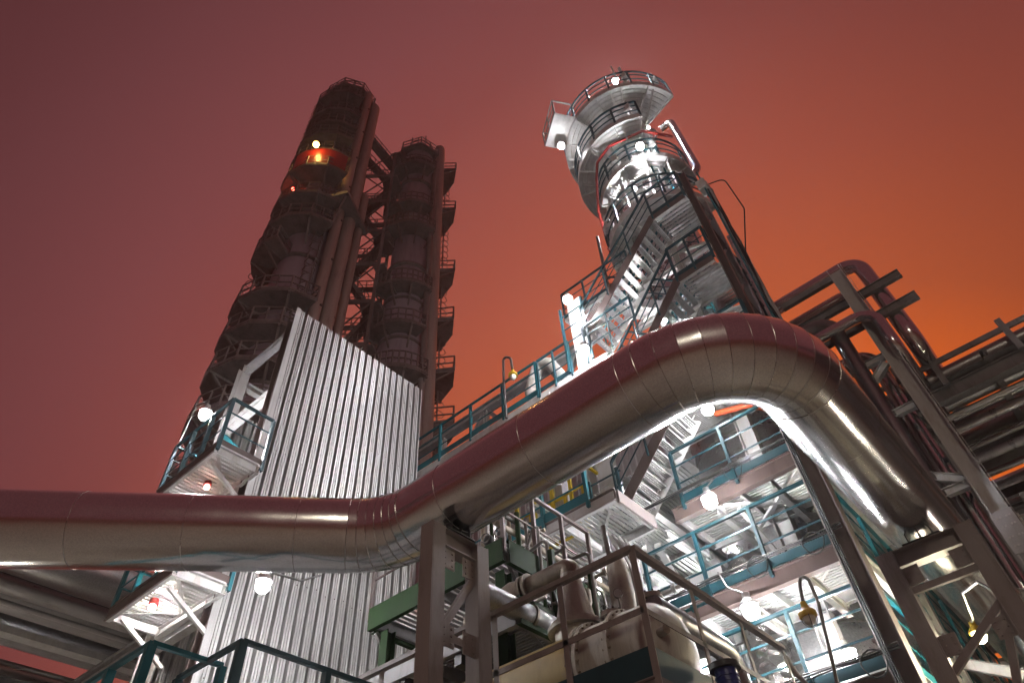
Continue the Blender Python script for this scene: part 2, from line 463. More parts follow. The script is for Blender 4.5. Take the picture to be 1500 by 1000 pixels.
# ------------------------------------------------------------------ trestles under the pipe
def trestle(name, label, c0, c1, ztop, colw, braces, saddle, mat="primer", kneez=()):
    """two columns, cap beam, braces; c0,c1 = column centres in plan"""
    c0, c1 = V((*c0, 0)), V((*c1, 0)); d = (c1 - c0).normalized(); t = thing(name, label, "pipe support", (c0 + c1) / 2)
    for c in (c0, c1):
        o = MB().hbeam(c, c + V((0, 0, ztop)), colw, colw, 0.014, d).build("column", mat, t)
        q = MB(); sd = d.cross(V((0, 0, 1)))
        for s in (-1, 1): q.bar(c + sd * s * colw * .5 * 0.97 + V((0, 0, 0.02)), c + sd * s * colw * .5 * .97 + V((0, 0, ztop - .01)), 0.010, colw - 0.03, d)
        q.build("web_plate", mat, o)
        MB().box(c.x - .2, c.x + .2, c.y - .2, c.y + .2, 0.0, 0.025).build("base_plate", mat, o)
    MB().hbeam(c0 + d * (colw / 2) + V((0, 0, ztop - .11)), c1 - d * (colw / 2) + V((0, 0, ztop - .11)), colw * .85, 0.21, 0.014).build("cap_beam", mat, t)
    for c, sg in ((c0, 1), (c1, -1)):
        for hh in (ztop - .34, ztop - 1.15, ztop - 2.45):
            e = c + d * sg * (colw * .5); nrm = d.cross(V((0, 0, 1))); q = c + d * sg * (colw * .5 + .09) + nrm * (-.045 if nrm.dot(V((-1, -1, 0))) < 0 else .045)
            g = MB().bar(q - d * .09 + V((0, 0, hh)), q + d * .09 + V((0, 0, hh)), .012, .22)
            for u_, v_ in ((-.05, -.07), (.05, -.07), (-.05, 0), (.05, 0), (-.05, .07), (.05, .07)):
                for sd_ in (-1, 1): g.cyl(q + d * u_ + V((0, 0, hh + v_)) + nrm * .005 * sd_, q + d * u_ + V((0, 0, hh + v_)) + nrm * .02 * sd_, .013, n=6)
            g.build("gusset_plate", mat, t)
    s = MB()
    mid = (c0 + c1) / 2; sx = d.cross(V((0, 0, 1)))
    for k in (-.16, -.02, .12):
        s.bar(mid + d * (k + .02) - sx * .09 + V((0, 0, ztop + .07)), mid + d * (k + .02) + sx * .09 + V((0, 0, ztop + .07)), 0.012, .14)
    s.bar(mid - d * .22 + V((0, 0, ztop + .004)), mid + d * .22 + V((0, 0, ztop + .004)), .2, .012)
    s.build("pipe_shoe", "black", t)
    for (a, za, b, zb) in braces:
        MB().bar(c0 + (c1 - c0) * a + V((0, 0, za)) + sx * .02, c0 + (c1 - c0) * b + V((0, 0, zb)) + sx * .02, 0.055, 0.075).build("brace", mat, t)
    return t


trestle("pipe_trestle", "brown grey steel portal frame standing under the first bend of the big pipe", (4.36, 4.66), (5.03, 4.66), 5.78, 0.185,
        [(0.05, 4.55, .95, 5.45), (0.05, 4.62, .95, 4.62), (0.05, 4.3, .95, 3.3), (0.05, 2.6, .95, 2.6)], True)
trestle("pipe_trestle", "brown steel portal under the far end of the big pipe beside the warm gooseneck lamp", (8.75, 1.36), (8.75, 0.44), 5.78, 0.2,
        [(.05, 5.28, .95, 5.28), (.05, 4.35, .95, 4.9), (.9, 4.8, .45, 3.7), (.05, 3.2, .95, 3.2)], True)

# ================================================================== CLAD SHAFT (corrugated) WITH TWO LANDINGS
SX0, SX1, SY0, SY1 = 4.82, 8.75, 10.0, 12.15
cs = thing("corrugated_shaft", "tall open shaft clad with bright corrugated metal sheet behind the big pipe", "clad shaft", (SX0, SY0, 0))


def corr_sheet(name, x0, x1, z0, z1, y, period=0.205, depth=0.11, flip=1, slope=0.0, parent=None):
    g = MB(); prof = []
    x = x0
    while x < x1 - 0.02:
        p = period
        # flat crest with two small grooves, then a deep valley
        for fx, dy in ((0, 0), (.14, 0), (.16, .014), (.21, .014), (.23, 0), (.38, 0), (.40, .014), (.45, .014), (.47, 0), (.66, 0), (.69, 1 * depth), (.97, 1 * depth), (1, 0)):
            xx = x + fx * p
            if xx > x1: break
            if not prof or xx > prof[-1][0] + 1e-4: prof.append((xx, dy))
        x += p
    rows = [z0 + (z1 - z0) * i / 1 for i in range(2)]
    b = len(g.v)
    for z in rows:
        for (xx, dy) in prof:
            g.v.append(V((xx, y + flip * dy, z + slope * (xx - x0) * (1 if z == rows[-1] else 0))))
    n = len(prof)
    for j in range(len(rows) - 1):
        for i in range(n - 1): g.f.append((b + j * n + i, b + j * n + i + 1, b + (j + 1) * n + i + 1, b + (j + 1) * n + i))
    o = g.build(name, "corr", parent, smooth=False)
    so = o.modifiers.new("sheet", "SOLIDIFY"); so.thickness = 0.002; so.offset = 0
    return o


fs = corr_sheet("corrugated_sheet", SX0, SX1, 0.0, 6.05, SY0, parent=cs)
corr_sheet("corrugated_sheet", SX0, SX1, 5.95, 10.35, SY0 - .006, parent=cs)
corr_sheet("corrugated_sheet", SX0, SX1, 10.25, 14.40, SY0 - .012, parent=cs, slope=0.02)
g = MB()
for zz in (3.2, 5.99, 7.9, 10.29, 11.6, 13.6):
    for i in range(19):
        x = SX0 + .075 + i * .205
        g.cyl((x, SY0 - .024, zz + .03 * ((i * 7) % 3)), (x, SY0 + .001, zz + .03 * ((i * 7) % 3)), .011, n=6)
g.build("sheet_screws", "primer", fs)
MB().bar((SX0 - .012, SY0 - .012, 7.2), (SX0 - .012, SY0 - .012, 7.2), .1, .1)
MB().box(SX0 - .10, SX0 + .004, SY0 - .020, SY0 - .014, 0, 14.42).build("edge_flashing", "corr", fs)
MB().box(SX1 - .004, SX1 + .006, SY0 - .006, SY0 + .16, 0, 14.46).build("edge_flashing", "corr", fs)
corr_sheet("corrugated_back", SX0 + .15, SX1, 0.0, 12.75, SY1 + .10, parent=cs)
for (x, y, zt, mt) in ((SX0 + .02, SY0 + .17, 14.2, "brown"), (SX0 + .05, SY1 - .05, 13.95, "white"), (SX1 - .12, SY0 + .17, 14.2, "grey"), (SX1 - .1, SY1 - .05, 13.95, "grey")):
    MB().hbeam((x, y, 0), (x, y, zt), .22, .24, .014, (0, 1, 0)).build("column", mt, cs)
fr = [((SX0 + .05, SY0 + .3, 13.80), (SX0 + .05, SY1 - .16, 13.80), "grey"), ((SX0 + .05, SY0 + .3, 11.95), (SX0 + .05, SY1 - .16, 11.95), "white"),
      ((SX0 + .16, SY1 - .05, 13.45), (SX1 - .2, SY1 - .05, 13.45), "white"), ((SX0 + .05, SY0 + .3, 9.4), (SX0 + .05, SY1 - .16, 9.4), "white"),
      ((SX0 + .05, SY0 + .3, 7.1), (SX0 + .05, SY1 - .16, 7.1), "white"), ((SX1 - .1, SY0 + .3, 13.8), (SX1 - .1, SY1 - .16, 13.8), "grey"),
      ((SX0 + .16, SY0 + .17, 13.9), (SX1 - .2, SY0 + .17, 13.9), "grey")]
for a, b, mt in fr: MB().hbeam(a, b, .16, .20, .012).build("beam", mt, cs)
MB().bar((SX0 + .04, SY0 + .3, 10.0), (SX0 + .04, SY1 - .16, 11.75), .07, .09).build("brace", "teal", cs)
g = MB()
for i in range(9):
    x = SX0 + .2 + i * .4; g.chan((x, SY1 - .05, 13.22), (x, SY1 + .05, 13.22), .12, .14, .01)
g.build("sheet_rail", "galv", cs)
# small junction box and frame seen inside the open side
MB().box(SX0 + .3, SX0 + .62, SY1 - .2, SY1 - .12, 10.7, 11.1).build("junction_box", "teal", cs)


def side_landing(label, zf, z_rails, lit):
    t = thing("side_landing", label, "landing", (4.3, 10.7, zf), "landings on the open side of the corrugated shaft")
    x0, x1, y0, y1 = 3.88, 4.72, 9.72, 11.68
    floor_deck(t, x0, x1, y0, y1, zf, frame="white", fh=.16, along="x", pitch=.10, fascia="white")
    MB().chan((x0 - .045, y0, zf - .1), (x0 - .045, y1, zf - .1), .03, .2, .01).build("edge_channel", "brown", t)
    g = MB(); g.bar((x0 + .06, y0 + .06, zf - .07), (x1 - .06, y0 + 1.2, zf - .07), .05, .01); g.bar((x0 + .06, y1 - .06, zf - .07), (x1 - .06, y0 + 1.2, zf - .07), .05, .01)
    g.build("floor_brace", "white", t)
    for y in (y0 + .3, y1 - .3): MB().bar((x0 + .1, y, zf - .22), (SX0 + .02, y, zf - .75), .06, .06).build("bracket", "white", t)
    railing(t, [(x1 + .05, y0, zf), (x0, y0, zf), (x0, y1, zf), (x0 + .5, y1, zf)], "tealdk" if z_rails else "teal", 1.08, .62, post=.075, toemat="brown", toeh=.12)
    return t


side_landing("upper landing of the corrugated shaft with dark teal rails against the sky", 9.62, True, False)
side_landing("lower landing of the corrugated shaft just under the big pipe with a glowing grating floor", 7.30, False, True)
stair = thing("access_stair", "teal railed access platform at the foot of the corrugated shaft below the big pipe", "platform", (3.3, 7.0, 3.8))
a, b2 = at(356, 938, z=4.9), at(223, 941, z=4.9)
floor_deck(stair, a.x, a.x + 3.2, a.y, a.y + 3.2, 3.82, fh=.2)
floor_deck(stair, b2.x, a.x - .02, b2.y, b2.y + 2.6, 3.80, fh=.2)
railing(stair, [(a.x + 3.2, a.y, 3.82), (a.x, a.y, 3.82), (a.x, a.y + 1.2, 3.82)], "tealdk", 1.08, 1.0, post=.09, mids=(.5,))
railing(stair, [(b2.x + .8, b2.y, 3.82), (b2.x, b2.y, 3.82), (b2.x, b2.y + 2.4, 3.82)], "teal", 1.08, .8, post=.09, mids=())

# ================================================================== PLATFORM WITH THE OLD VESSEL (closest, at the bottom)
FX, FY, FZ = 5.2, 2.83, 3.95
fp = thing("vessel_platform", "raised platform with grey pipe handrail and teal edge plate carrying the old cream vessel", "platform", (FX, FY, FZ))
floor_deck(fp, FX + .03, 9.4, FY + .03, 7.2, FZ, frame="primer", deck="rack", fh=.25, pitch=.08)
for nm, a, b in (("edge_plate", (FX, FY, FZ + .06), (FX, 7.2, FZ + .06)), ("edge_plate", (FX, FY, FZ + .06), (9.4, FY, FZ + .06))):
    MB().bar(a, b, .012, .24).build(nm, "tealdk", fp)
for a, b in (((FX + .012, FY + .012, FZ - .22), (FX + .012, 7.2, FZ - .22)), ((FX + .012, FY + .012, FZ - .22), (9.4, FY + .012, FZ - .22))):
    MB().chan(a, b, .08, .28, .012).build("edge_beam", "brown", fp)
for x, y in ((FX + .15, FY + .2), (9.2, FY + .2), (FX + .15, 7.0), (9.2, 7.0)): MB().hbeam((x, y, 0), (x, y, FZ - .38), .2, .2).build("column", "primer", fp)


def flat_rail(parent, pts, h, step, mat, mid=.45):
    pts = [V(p) for p in pts]; up = V((0, 0, 1)); g = MB()
    for i in range(len(pts) - 1):
        a, b = pts[i], pts[i + 1]
        g.bar(a + up * h, b + up * h, 0.075, 0.05); g.bar(a + up * h * mid, b + up * h * mid, .012, .055)
    o = g.build("handrail", mat, parent)
    for i in range(len(pts) - 1):
        a, b = pts[i], pts[i + 1]; d = b - a; n = max(1, round(d.length / step))
        for k in range(n + 1):
            if i and k == 0: continue
            p = a + d * (k / n); MB().bar(p - up * .2, p + up * (h - .03), .012, .065, d.normalized()).build("post", mat, o)


flat_rail(fp, [(FX - .01, 7.2, FZ), (FX - .01, FY - .01, FZ), (8.35, FY - .01, FZ)], 1.09, .92, "primer")
pts = [at(1150, 960, y=FY), at(1165, 985, y=FY), at(1210, 1030, y=FY)]
MB().tube(pts, .03, 8).build("stair_handrail", "primer", fp)

# vessel
VX, VZ, VR = 6.32, FZ + .60, .50
ve = thing("pressure_vessel", "old stained cream horizontal steel vessel with domed end on the railed platform", "vessel", (VX, 4.8, FZ))
prof = [(.001, 0)] + [(VR * sin(pi / 2 * k / 10), .30 * (1 - cos(pi / 2 * k / 10))) for k in range(1, 11)]


def lathe_y(mb, x, z, prof, y0, n=44, sgn=1):
    b = len(mb.v)
    for (r, t) in prof:
        for i in range(n):
            a = 2 * pi * i / n; mb.v.append(V((x + r * cos(a), y0 + sgn * t, z + r * sin(a))))
    for j in range(len(prof) - 1):
        for i in range(n): mb.f.append((b + j * n + i, b + (j + 1) * n + i, b + (j + 1) * n + (i + 1) % n, b + j * n + (i + 1) % n))
    return mb


DY = 3.02
lathe_y(MB(), VX, VZ, prof + [(VR, .62)], DY).build("domed_end", "vessel", ve)
lathe_y(MB(), VX, VZ, [(VR, .62), (VR, 1.02)], DY).build("shell_ring", "vessel", ve)
lathe_y(MB(), VX, VZ, [(VR, 1.10), (VR, 4.1)], DY).build("shell", "rusty", ve)
for t in (.62, 1.02, 1.10):
    fl = lathe_y(MB(), VX, VZ, [(VR, -.02), (VR + .055, -.02), (VR + .055, .025), (VR, .025)], DY + t).build("flange", "vessel", ve)
    g = MB()
    for i in range(30):
        a = 2 * pi * i / 30; g.cyl((VX + (VR + .03) * cos(a), DY + t - .045, VZ + (VR + .03) * sin(a)), (VX + (VR + .03) * cos(a), DY + t + .05, VZ + (VR + .03) * sin(a)), .012, n=6)
    g.build("flange_bolts", "oldpipe", fl)
for y in (DY + .5, DY + 2.9):
    MB().box(VX - .38, VX + .38, y, y + .12, FZ + .005, VZ - .32).build("saddle", "primer", ve)
g = MB(); g.cyl((VX - .36, DY + .10, VZ + .02), (VX - .40, DY - .0, VZ + .02), .045, n=14); g.build("nozzle", "oldpipe", ve)
for y, mt in ((DY + .3, "oldpipe"), (DY + .82, "vessel")):
    g = MB(); g.lathe(VX, y, [(.06, VZ + VR - .03), (.06, VZ + VR + .06), (.13, VZ + VR + .06), (.13, VZ + VR + .085), (.125, VZ + VR + .09), (.125, VZ + VR + .115), (.001, VZ + VR + .12)], 20); o = g.build("nozzle", mt, ve)
    q = MB()
    for i in range(8): q.cyl((VX + .105 * cos(i * pi / 4), y + .105 * sin(i * pi / 4), VZ + VR + .05), (VX + .105 * cos(i * pi / 4), y + .105 * sin(i * pi / 4), VZ + VR + .14), .011, n=6)
    q.build("nozzle_bolts", "black", o)
# vapour pipe: cone, riser, elbow, horizontal run with flanges
vp = thing("vapour_pipe", "old ochre pipe rising from a cone on the vessel into a flanged run", "pipe", (VX, 4.0, VZ + VR))
cy_ = at(845, 915, x=VX).y
zt = at(800, 848, x=VX).z
zb = VZ + VR - .04
MB().lathe(VX, cy_, [(.26, zb - .12), (.26, zb + .10), (.34, zb + .10), (.34, zb + .14), (.30, zb + .15), (.30, zb + .19), (.24, zb + .2), (.125, zb + .72), (.125, zb + .8)], 32).build("cone", "vessel", vp)
pth = fillet([(VX, cy_, zb + .8), (VX, cy_, zt), (VX, cy_ + 1.35, zt)], .28, 8)
ri = MB().tube(pth, .125, 24).build("riser_elbow", "oldpipe", vp)
for k, (y, r) in enumerate(((cy_ + .62, .175), (cy_ + .70, .175), (cy_ + 1.12, .165), (cy_ + 1.19, .165))):
    MB().cyl((VX, y, zt), (VX, y + .035, zt), r, n=24).build("flange", "oldpipe", vp)
MB().tube([(VX, cy_ + .74, zt), (VX, cy_ + .9, zt), (VX, cy_ + 1.1, zt)], [.13, .165, .13], 24).build("valve_body", "oldpipe", vp)
MB().tube(fillet([(VX, cy_ + 1.33, zt), (VX, cy_ + 1.62, zt), (VX, cy_ + 1.62, zt - .36)], .2, 8), .135, 22).build("drop_elbow", "oldpipe", vp)
hw = thing("valve_wheel", "thin spoked handwheel valve standing next to the ochre riser pipe", "valve", tuple(at(816, 882, x=VX + .25)))
hp = V(hw["_w"])
g = MB().ring(hp, (.5, -.8, .15), .15, .012, 28, 8)
n_ = V((.5, -.8, .15)).normalized(); u_ = n_.orthogonal().normalized(); w_ = n_.cross(u_)
g.build("rim", "conduit", hw)
g = MB()
for i in range(5): g.bar(hp, hp + (u_ * cos(i * 1.2566) + w_ * sin(i * 1.2566)) * .15, .014, .01)
g.build("spokes", "conduit", hw)
MB().cyl(hp - n_ * .06, hp + n_ * .35, .02, n=10).build("stem", "conduit", hw)
MB().lathe(hp.x + n_.x * .35, hp.y + n_.y * .35, [(.03, hp.z - .45), (.06, hp.z - .12), (.09, hp.z - .05), (.09, hp.z + .1), (.02, hp.z + .14)], 14).build("body", "oldpipe", hw)
# sloping pipe under it, lagged riser, small drain lines
sp = thing("sloping_pipe", "dull steel pipe with ochre end running under the flanged run beside the vessel", "pipe", tuple(at(745, 895, z=5.1)))
a = at(742, 885, z=5.5) + V((-.5, 0, 0)); b = a + V((2.1, 0, 0))
MB().tube([a, b], .13, 22).build("run", "rackpipe", sp); MB().cyl(a + V((.9, 0, 0)), a + V((.94, 0, 0)), .15, n=22).build("flange", "oldpipe", sp); MB().cyl(b + V((-.3, 0, 0)), b + V((.05, 0, 0)), .118, n=22).build("painted_end", "rusty", sp)
lg = thing("lagged_riser", "short white wrapped pipe standing up behind the handrail corner of the platform", "pipe", tuple(at(915, 905, x=6.9)))
p0 = at(918, 905, x=6.9)
MB().tube([p0, p0 + V((0, 0, .25)), p0 + V((0, 0, .5)), p0 + V((0, .02, .72)), p0 + V((0, .1, .8))], [.13, .15, .14, .13, .06], 18).build("lagging", "lagging", lg)
MB().tube([p0 + V((0, .08, .74)), p0 + V((.0, .1, 1.3))], .035, 10).build("pipe_stub", "conduit", lg)
MB().cyl(V((p0.x, p0.y, FZ)), p0, .06, n=14).build("pipe_leg", "oldpipe", lg)
# grey elbowed discharge pipe beyond the vessel
dp = thing("discharge_pipe", "grey clad pipe running away from the vessel dome and turning down to a blue motor", "pipe", tuple(at(975, 895, x=7.3)))
a = at(955, 888, z=5.0); MB().tube(fillet([a, a + V((1.7, 0, 0)), a + V((1.7, 0, -1.0))], .3, 8), .13, 22).build("run", "rackpipe", dp)
mo = thing("pump_motor", "blue pump motor under the end of the grey discharge pipe", "motor", tuple(at(1076, 1030, z=3.8)))
c = V(mo["_w"])
MB().cyl(c + V((0, 0, -.1)), c + V((0, 0, .28)), .10, n=24).build("body", "blue", mo)
g = MB()
for k in range(7): g.cyl(c + V((0, 0, -.06 + k * .045)), c + V((0, 0, -.05 + k * .045)), .108, n=24)
g.build("cooling_fins", "blue", mo)
MB().cyl(c + V((0, 0, .28)), c + V((0, 0, .33)), .14, n=24).build("flange", "black", mo)
MB().cyl(c + V((0, 0, -.35)), c + V((0, 0, -.1)), .08, n=20).build("pump_casing", "lagging", mo)

# ================================================================== GREEN PLATFORM behind the first trestle
gp = thing("green_platform", "green edged grating platform behind the first portal frame, with dark railing", "platform", (6.2, 6.5, 6.6))
GX, GZ = 6.2, 6.62
gy1 = at(544, 890, x=GX).y; gy0 = 5.25
floor_deck(gp, GX + .04, 8.3, gy0 + .04, gy1 - .04, GZ, frame="rack", deck="galv", fh=.2, pitch=.11, along="x")
MB().chan((GX, gy0, GZ - .09), (GX, gy1, GZ - .09), .07, .34, .012, side=-1).build("edge_beam", "green", gp)
MB().chan((GX + .07, gy0, GZ - .09), (8.3, gy0, GZ - .09), .07, .34, .012).build("edge_beam", "green", gp)
MB().chan((GX + .07, gy1, GZ - .09), (8.3, gy1, GZ - .09), .07, .34, .012).build("edge_beam", "green", gp)
railing(gp, [(GX, gy1, GZ), (GX, gy0, GZ), (8.3, gy0, GZ)], "brown", 1.1, .8, post=.06, toe=False, mids=(.5,))
for x, y in ((GX + .2, gy0 + .2), (8.1, gy0 + .2), (GX + .2, gy1 - .2)): MB().hbeam((x, y, 0), (x, y, GZ - .27), .16, .16).build("column", "green", gp)
MB().bar((GX + .05, gy1 - .1, GZ - .3), (GX + .8, gy1 - .1, GZ - .95), .06, .06).build("stiffener", "rack", gp)
g = MB(); g.bar((GX + .06, gy0 + .9, GZ - .16), (8.25, gy0 + .9, GZ - .16), .09, .16)
g.build("stiffener", "rack", gp)
gq = thing("green_platform", "lower green platform with ribbed floor between the vessel and the upper green platform", "platform", (7.2, 6.0, 5.2))
GZ2, g2y = 5.55, 4.9
floor_deck(gq, 6.0, 8.9, g2y + .04, 8.2, GZ2, frame="rack", deck="rack", fh=.2, pitch=.07, along="y")
MB().chan((6.0, g2y, GZ2 - .05), (8.9, g2y, GZ2 - .05), .07, .36, .012).build("edge_beam", "green", gq)
for y in (5.9, 6.9): MB().bar((6.0, y, GZ2 - .3), (8.9, y, GZ2 - .3), .12, .16).build("stiffener", "black", gq)
for x in (6.7, 7.6, 8.5): MB().bar((x, g2y - .05, GZ2 - .3), (x, g2y - .05, GZ2 + 1.0), .07, .07).build("post", "green", gq)

# two sloping-looking straight lines running away above the vessel
for k, (px, py, z, r, lab) in enumerate(((727, 765, 7.25, .045, "thicker bare steel line running away above the green platform"), (742, 757, 7.45, .033, "thinner dark steel line running above the thicker one over the green platform"))):
    a = at(px, py, z=z); tag(MB().tube([a + V((-.05, 0, 0)), a + V((3.4, 0, -.02))], r, 14).build("small_pipe", "oldpipe" if k == 0 else "conduit", None, loc=tuple(a)), lab, "pipe", "thin pipes over the green platform")
# hoop guards
for k, q in enumerate((((742, 835), (800, 788), (806, 850)), ((773, 800), (786, 755), (790, 840)), ((830, 822), (862, 808), (868, 838)))):
    zs = (6.8, 7.7, 6.9)[k]
    pp = [at(*q[0], x=6.75 + .15 * k), at(*q[1], x=6.75 + .15 * k), at(*q[2], x=6.75 + .15 * k)]
    pp = [V((pp[0].x, pp[0].y, pp[0].z)), V((pp[1].x, pp[1].y, pp[1].z)), V((pp[1].x, pp[1].y, pp[1].z - 1.1))]
    tag(MB().tube(fillet(pp, .08, 6), .024, 10).build("pipe_hoop", "conduit", None, loc=tuple(pp[1])),
        ("bent pipe hoop with a long sloping leg above the ochre flanged run", "bent pipe hoop in front of the yellow guard rail", "small bent pipe hoop right above the ochre elbow")[k], "pipe", "bent pipe hoops")
# cluster of small vertical lines with valves behind the trestle top
cl = thing("drain_lines", "cluster of thin upright pipes with dark hand valves beside the top of the first portal", "pipes", (7.0, 6.0, 6.7))
for i in range(6):
    q = at(708 + i * 13, 790 + 8 * (i % 3), x=6.9 + .12 * (i % 2)); MB().tube([V((q.x, q.y, 6.55)), V((q.x, q.y, q.z + .55))], .028 if i % 2 else .04, 10).build("upright_pipe", ("oldpipe", "green", "conduit")[i % 3], cl)
for px, py in ((716, 792), (738, 800), (736, 783), (722, 815)):
    q = at(px, py, x=6.9); o = MB().sphere(q, .085, 12, 8, 1.2).build("valve", "black", cl); MB().ring(q + V((-.1, -.02, 0)), (1, .2, 0), .075, .010, 16, 6).build("handwheel", "conduit", o)
tag(MB().cyl(at(722, 842, x=7.1), at(720, 770, x=7.1), .07, n=18).build("bright_riser", "silver", None, loc=tuple(at(722, 842, x=7.1))), "short bright silver riser behind the dark hand valves", "pipe")

# fine lines, small valves and gauges crowding the space over the vessel
random.seed(31)
kinds = ["small bore line", "thin steam line", "narrow drain line", "slim nitrogen line", "small sample line", "thin air line", "narrow bypass line", "slim water line", "small vent line"]
spots = [((742, 872), (752, 800), (798, 775), 7.3, .030, "oldpipe", "rising and bending toward the yellow guard"), ((765, 905), (770, 838), (830, 800), 7.6, .024, "conduit", "bending over the upper green edge beam"), ((800, 935), (803, 868), (880, 828), 7.9, .035, "galv", "curving up past the handwheel valve"),
         ((858, 935), (862, 850), (905, 828), 7.7, .028, "oldpipe", "standing between the cone and the lagged riser"), ((880, 940), (884, 868), (840, 842), 8.0, .022, "conduit", "crossing behind the cone of the ochre riser"), ((790, 870), (792, 812), (745, 800), 7.1, .026, "green", "green, next to the dark hand valves"),
         ((960, 930), (955, 880), (1010, 850), 8.2, .030, "galv", "rising behind the vessel dome"), ((985, 945), (980, 905), (1040, 880), 8.5, .022, "teal", "teal, behind the grey discharge pipe"), ((735, 945), (738, 905), (800, 872), 6.9, .032, "oldpipe", "low, beside the second trestle column")]
for (a_, b_, c_, x_, r_, mt_, w_), kd in zip(spots, kinds):
    p0, p1, p2 = at(*a_, x=x_), at(*b_, x=x_), at(*c_, x=x_)
    t = thing("small_pipe", "%s %s" % (kd, w_), "pipe", tuple(p0), "small bore lines around the vessel")
    pl = fillet([V((p1.x, p1.y, p0.z - .3)), p1, p2], .10, 6)
    MB().tube(pl, r_, 12).build("tube", mt_, t)
    mdp = p1 * .55 + V((p1.x, p1.y, p0.z)) * .45
    MB().lathe(mdp.x, mdp.y, [(r_, mdp.z - .10), (r_ * 2.1, mdp.z - .09), (r_ * 2.1, mdp.z - .06), (r_ * 1.3, mdp.z - .05), (r_ * 1.9, mdp.z), (r_ * 1.3, mdp.z + .05), (r_ * 2.1, mdp.z + .06), (r_ * 2.1, mdp.z + .09), (r_, mdp.z + .10)], 14).build("valve", "black" if r_ < .03 else "conduit", t)
    MB().ring(mdp + V((-.12, -.03, 0)), (1, .2, 0), .055, .008, 16, 6).build("handwheel", "conduit", t)
    g = MB()
    e_ = p1 * .4 + p2 * .6; d_ = (p2 - p1).normalized()
    for q_ in (-.02, .015): g.cyl(e_ + d_ * q_, e_ + d_ * (q_ + .018), r_ * 2.2, n=14)
    g.build("flange", mt_, t)
for k, (px, py, x_, lab) in enumerate(((905, 868, 6.6, "round dial gauge on the vessel behind the platform corner post"), (1000, 900, 6.9, "round dial gauge above the dome of the old vessel"), (772, 850, 6.9, "round dial gauge near the flanged ochre run"))):
    p_ = at(px, py, x=x_); t = thing("pressure_gauge", lab, "gauge", tuple(p_), "dial gauges")
    n_ = V((-.8, -.55, -.2)).normalized()
    MB().cyl(p_, p_ - n_ * .04, .055, n=20).build("case", "conduit", t); MB().cyl(p_ + n_ * .001, p_ + n_ * .003, .048, n=20).build("dial", "white", t)
    MB().cyl(p_ - n_ * .02, p_ - n_ * .02 - V((0, 0, .35)), .012, n=8).build("stem", "conduit", t)

# ================================================================== LIT COLUMN
CX, CY = 12.535, 3.445
lc = thing("lit_column", "brilliantly lit silver column ringed with round platforms at its top", "column", (CX, CY, 0))
MB().lathe(CX, CY, [(1.36, 0), (1.36, 6.7), (1.22, 7.5), (1.22, 12.6), (.95, 13.6), (.95, 20.2)], 56).build("lower_shell", "silver", lc)
MB().lathe(CX, CY, [(.95, 20.2), (.95, 26.6)], 56).build("upper_shell", "silver", lc)
MB().sphere((CX, CY, 26.6), .95, 48, 10, .55, 0, 1).build("head", "silver", lc)
bd = MB()
for z in [8.4 + i * 1.05 for i in range(4)]: bd.lathe(CX, CY, [(1.222, z), (1.234, z + .005), (1.234, z + .05), (1.222, z + .055)], 56)
for z in (1.5, 2.7, 3.9, 5.1, 6.3): bd.lathe(CX, CY, [(1.362, z), (1.374, z + .005), (1.374, z + .05), (1.362, z + .055)], 56)
for z in [14.3 + i * 1.05 for i in range(12)]: bd.lathe(CX, CY, [(.952, z), (.964, z + .005), (.964, z + .05), (.952, z + .055)], 56)
bd.build("cladding_bands", "seam", lc)


def round_platform(par, cx, cy, z, r0, r1, a0, a1, n, mat="galv", rail="tealdk", frame="white", h=1.1, pw=.07, brackets=5, mids=(.38, .72), railpost=None, deckribs=True, rr=.036, toe=True):
    p = MB().sector(cx, cy, z - .05, z, r0, r1, a0, a1, n).build("platform", mat, par)
    MB().sector(cx, cy, z - .16, z + (.12 if toe else 0), r1, r1 + .02, a0, a1, n).build("edge_band", frame, p)
    if deckribs:
        g = MB(); k = max(3, int((a1 - a0) / 24))
        for i in range(k + 1):
            a = radians(a0 + (a1 - a0) * i / k); g.bar((cx + r0 * cos(a), cy + r0 * sin(a), z - .105), (cx + (r1 - .01) * cos(a), cy + (r1 - .01) * sin(a), z - .105), .05, .11)
        g.build("rib", frame, p)
    g = MB(); N_ = max(n, 2)
    for hh, w in [(h, rr)] + [(h * m, rr * .6) for m in mids]:
        g.tube([(cx + r1 * cos(radians(a0 + (a1 - a0) * i / N_)), cy + r1 * sin(radians(a0 + (a1 - a0) * i / N_)), z + hh) for i in range(N_ + 1)], w, 6)
    k = railpost or max(3, int(radians(a1 - a0) * r1 / .8))
    for i in range(k + 1):
        a = radians(a0 + (a1 - a0) * i / k); g.bar((cx + r1 * cos(a), cy + r1 * sin(a), z), (cx + r1 * cos(a), cy + r1 * sin(a), z + h), pw, pw * .7, (cos(a), sin(a), 0))
    g.build("railing", rail, p)
    g = MB()
    for i in range(brackets):
        a = radians(a0 + (a1 - a0) * (i + .5) / brackets)
        g.bar((cx + r0 * cos(a), cy + r0 * sin(a), z - (r1 - r0) * .75), (cx + (r1 - .1) * cos(a), cy + (r1 - .1) * sin(a), z - .13), .06, .06)
    if brackets: g.build("bracket", frame, p)
    return p


TOC = math.degrees(math.atan2(-CY, -CX))          # direction back towards the viewer
round_platform(lc, CX, CY, 25.5, .97, 2.35, TOC - 135, TOC + 62, 30)
round_platform(lc, CX, CY, 23.3, .97, 2.15, TOC - 165, TOC + 20, 28)
round_platform(lc, CX, CY, 21.55, .97, 1.6, TOC - 70, TOC + 95, 24)
round_platform(lc, CX, CY, 18.9, .97, 1.75, TOC - 120, TOC + 70, 24)
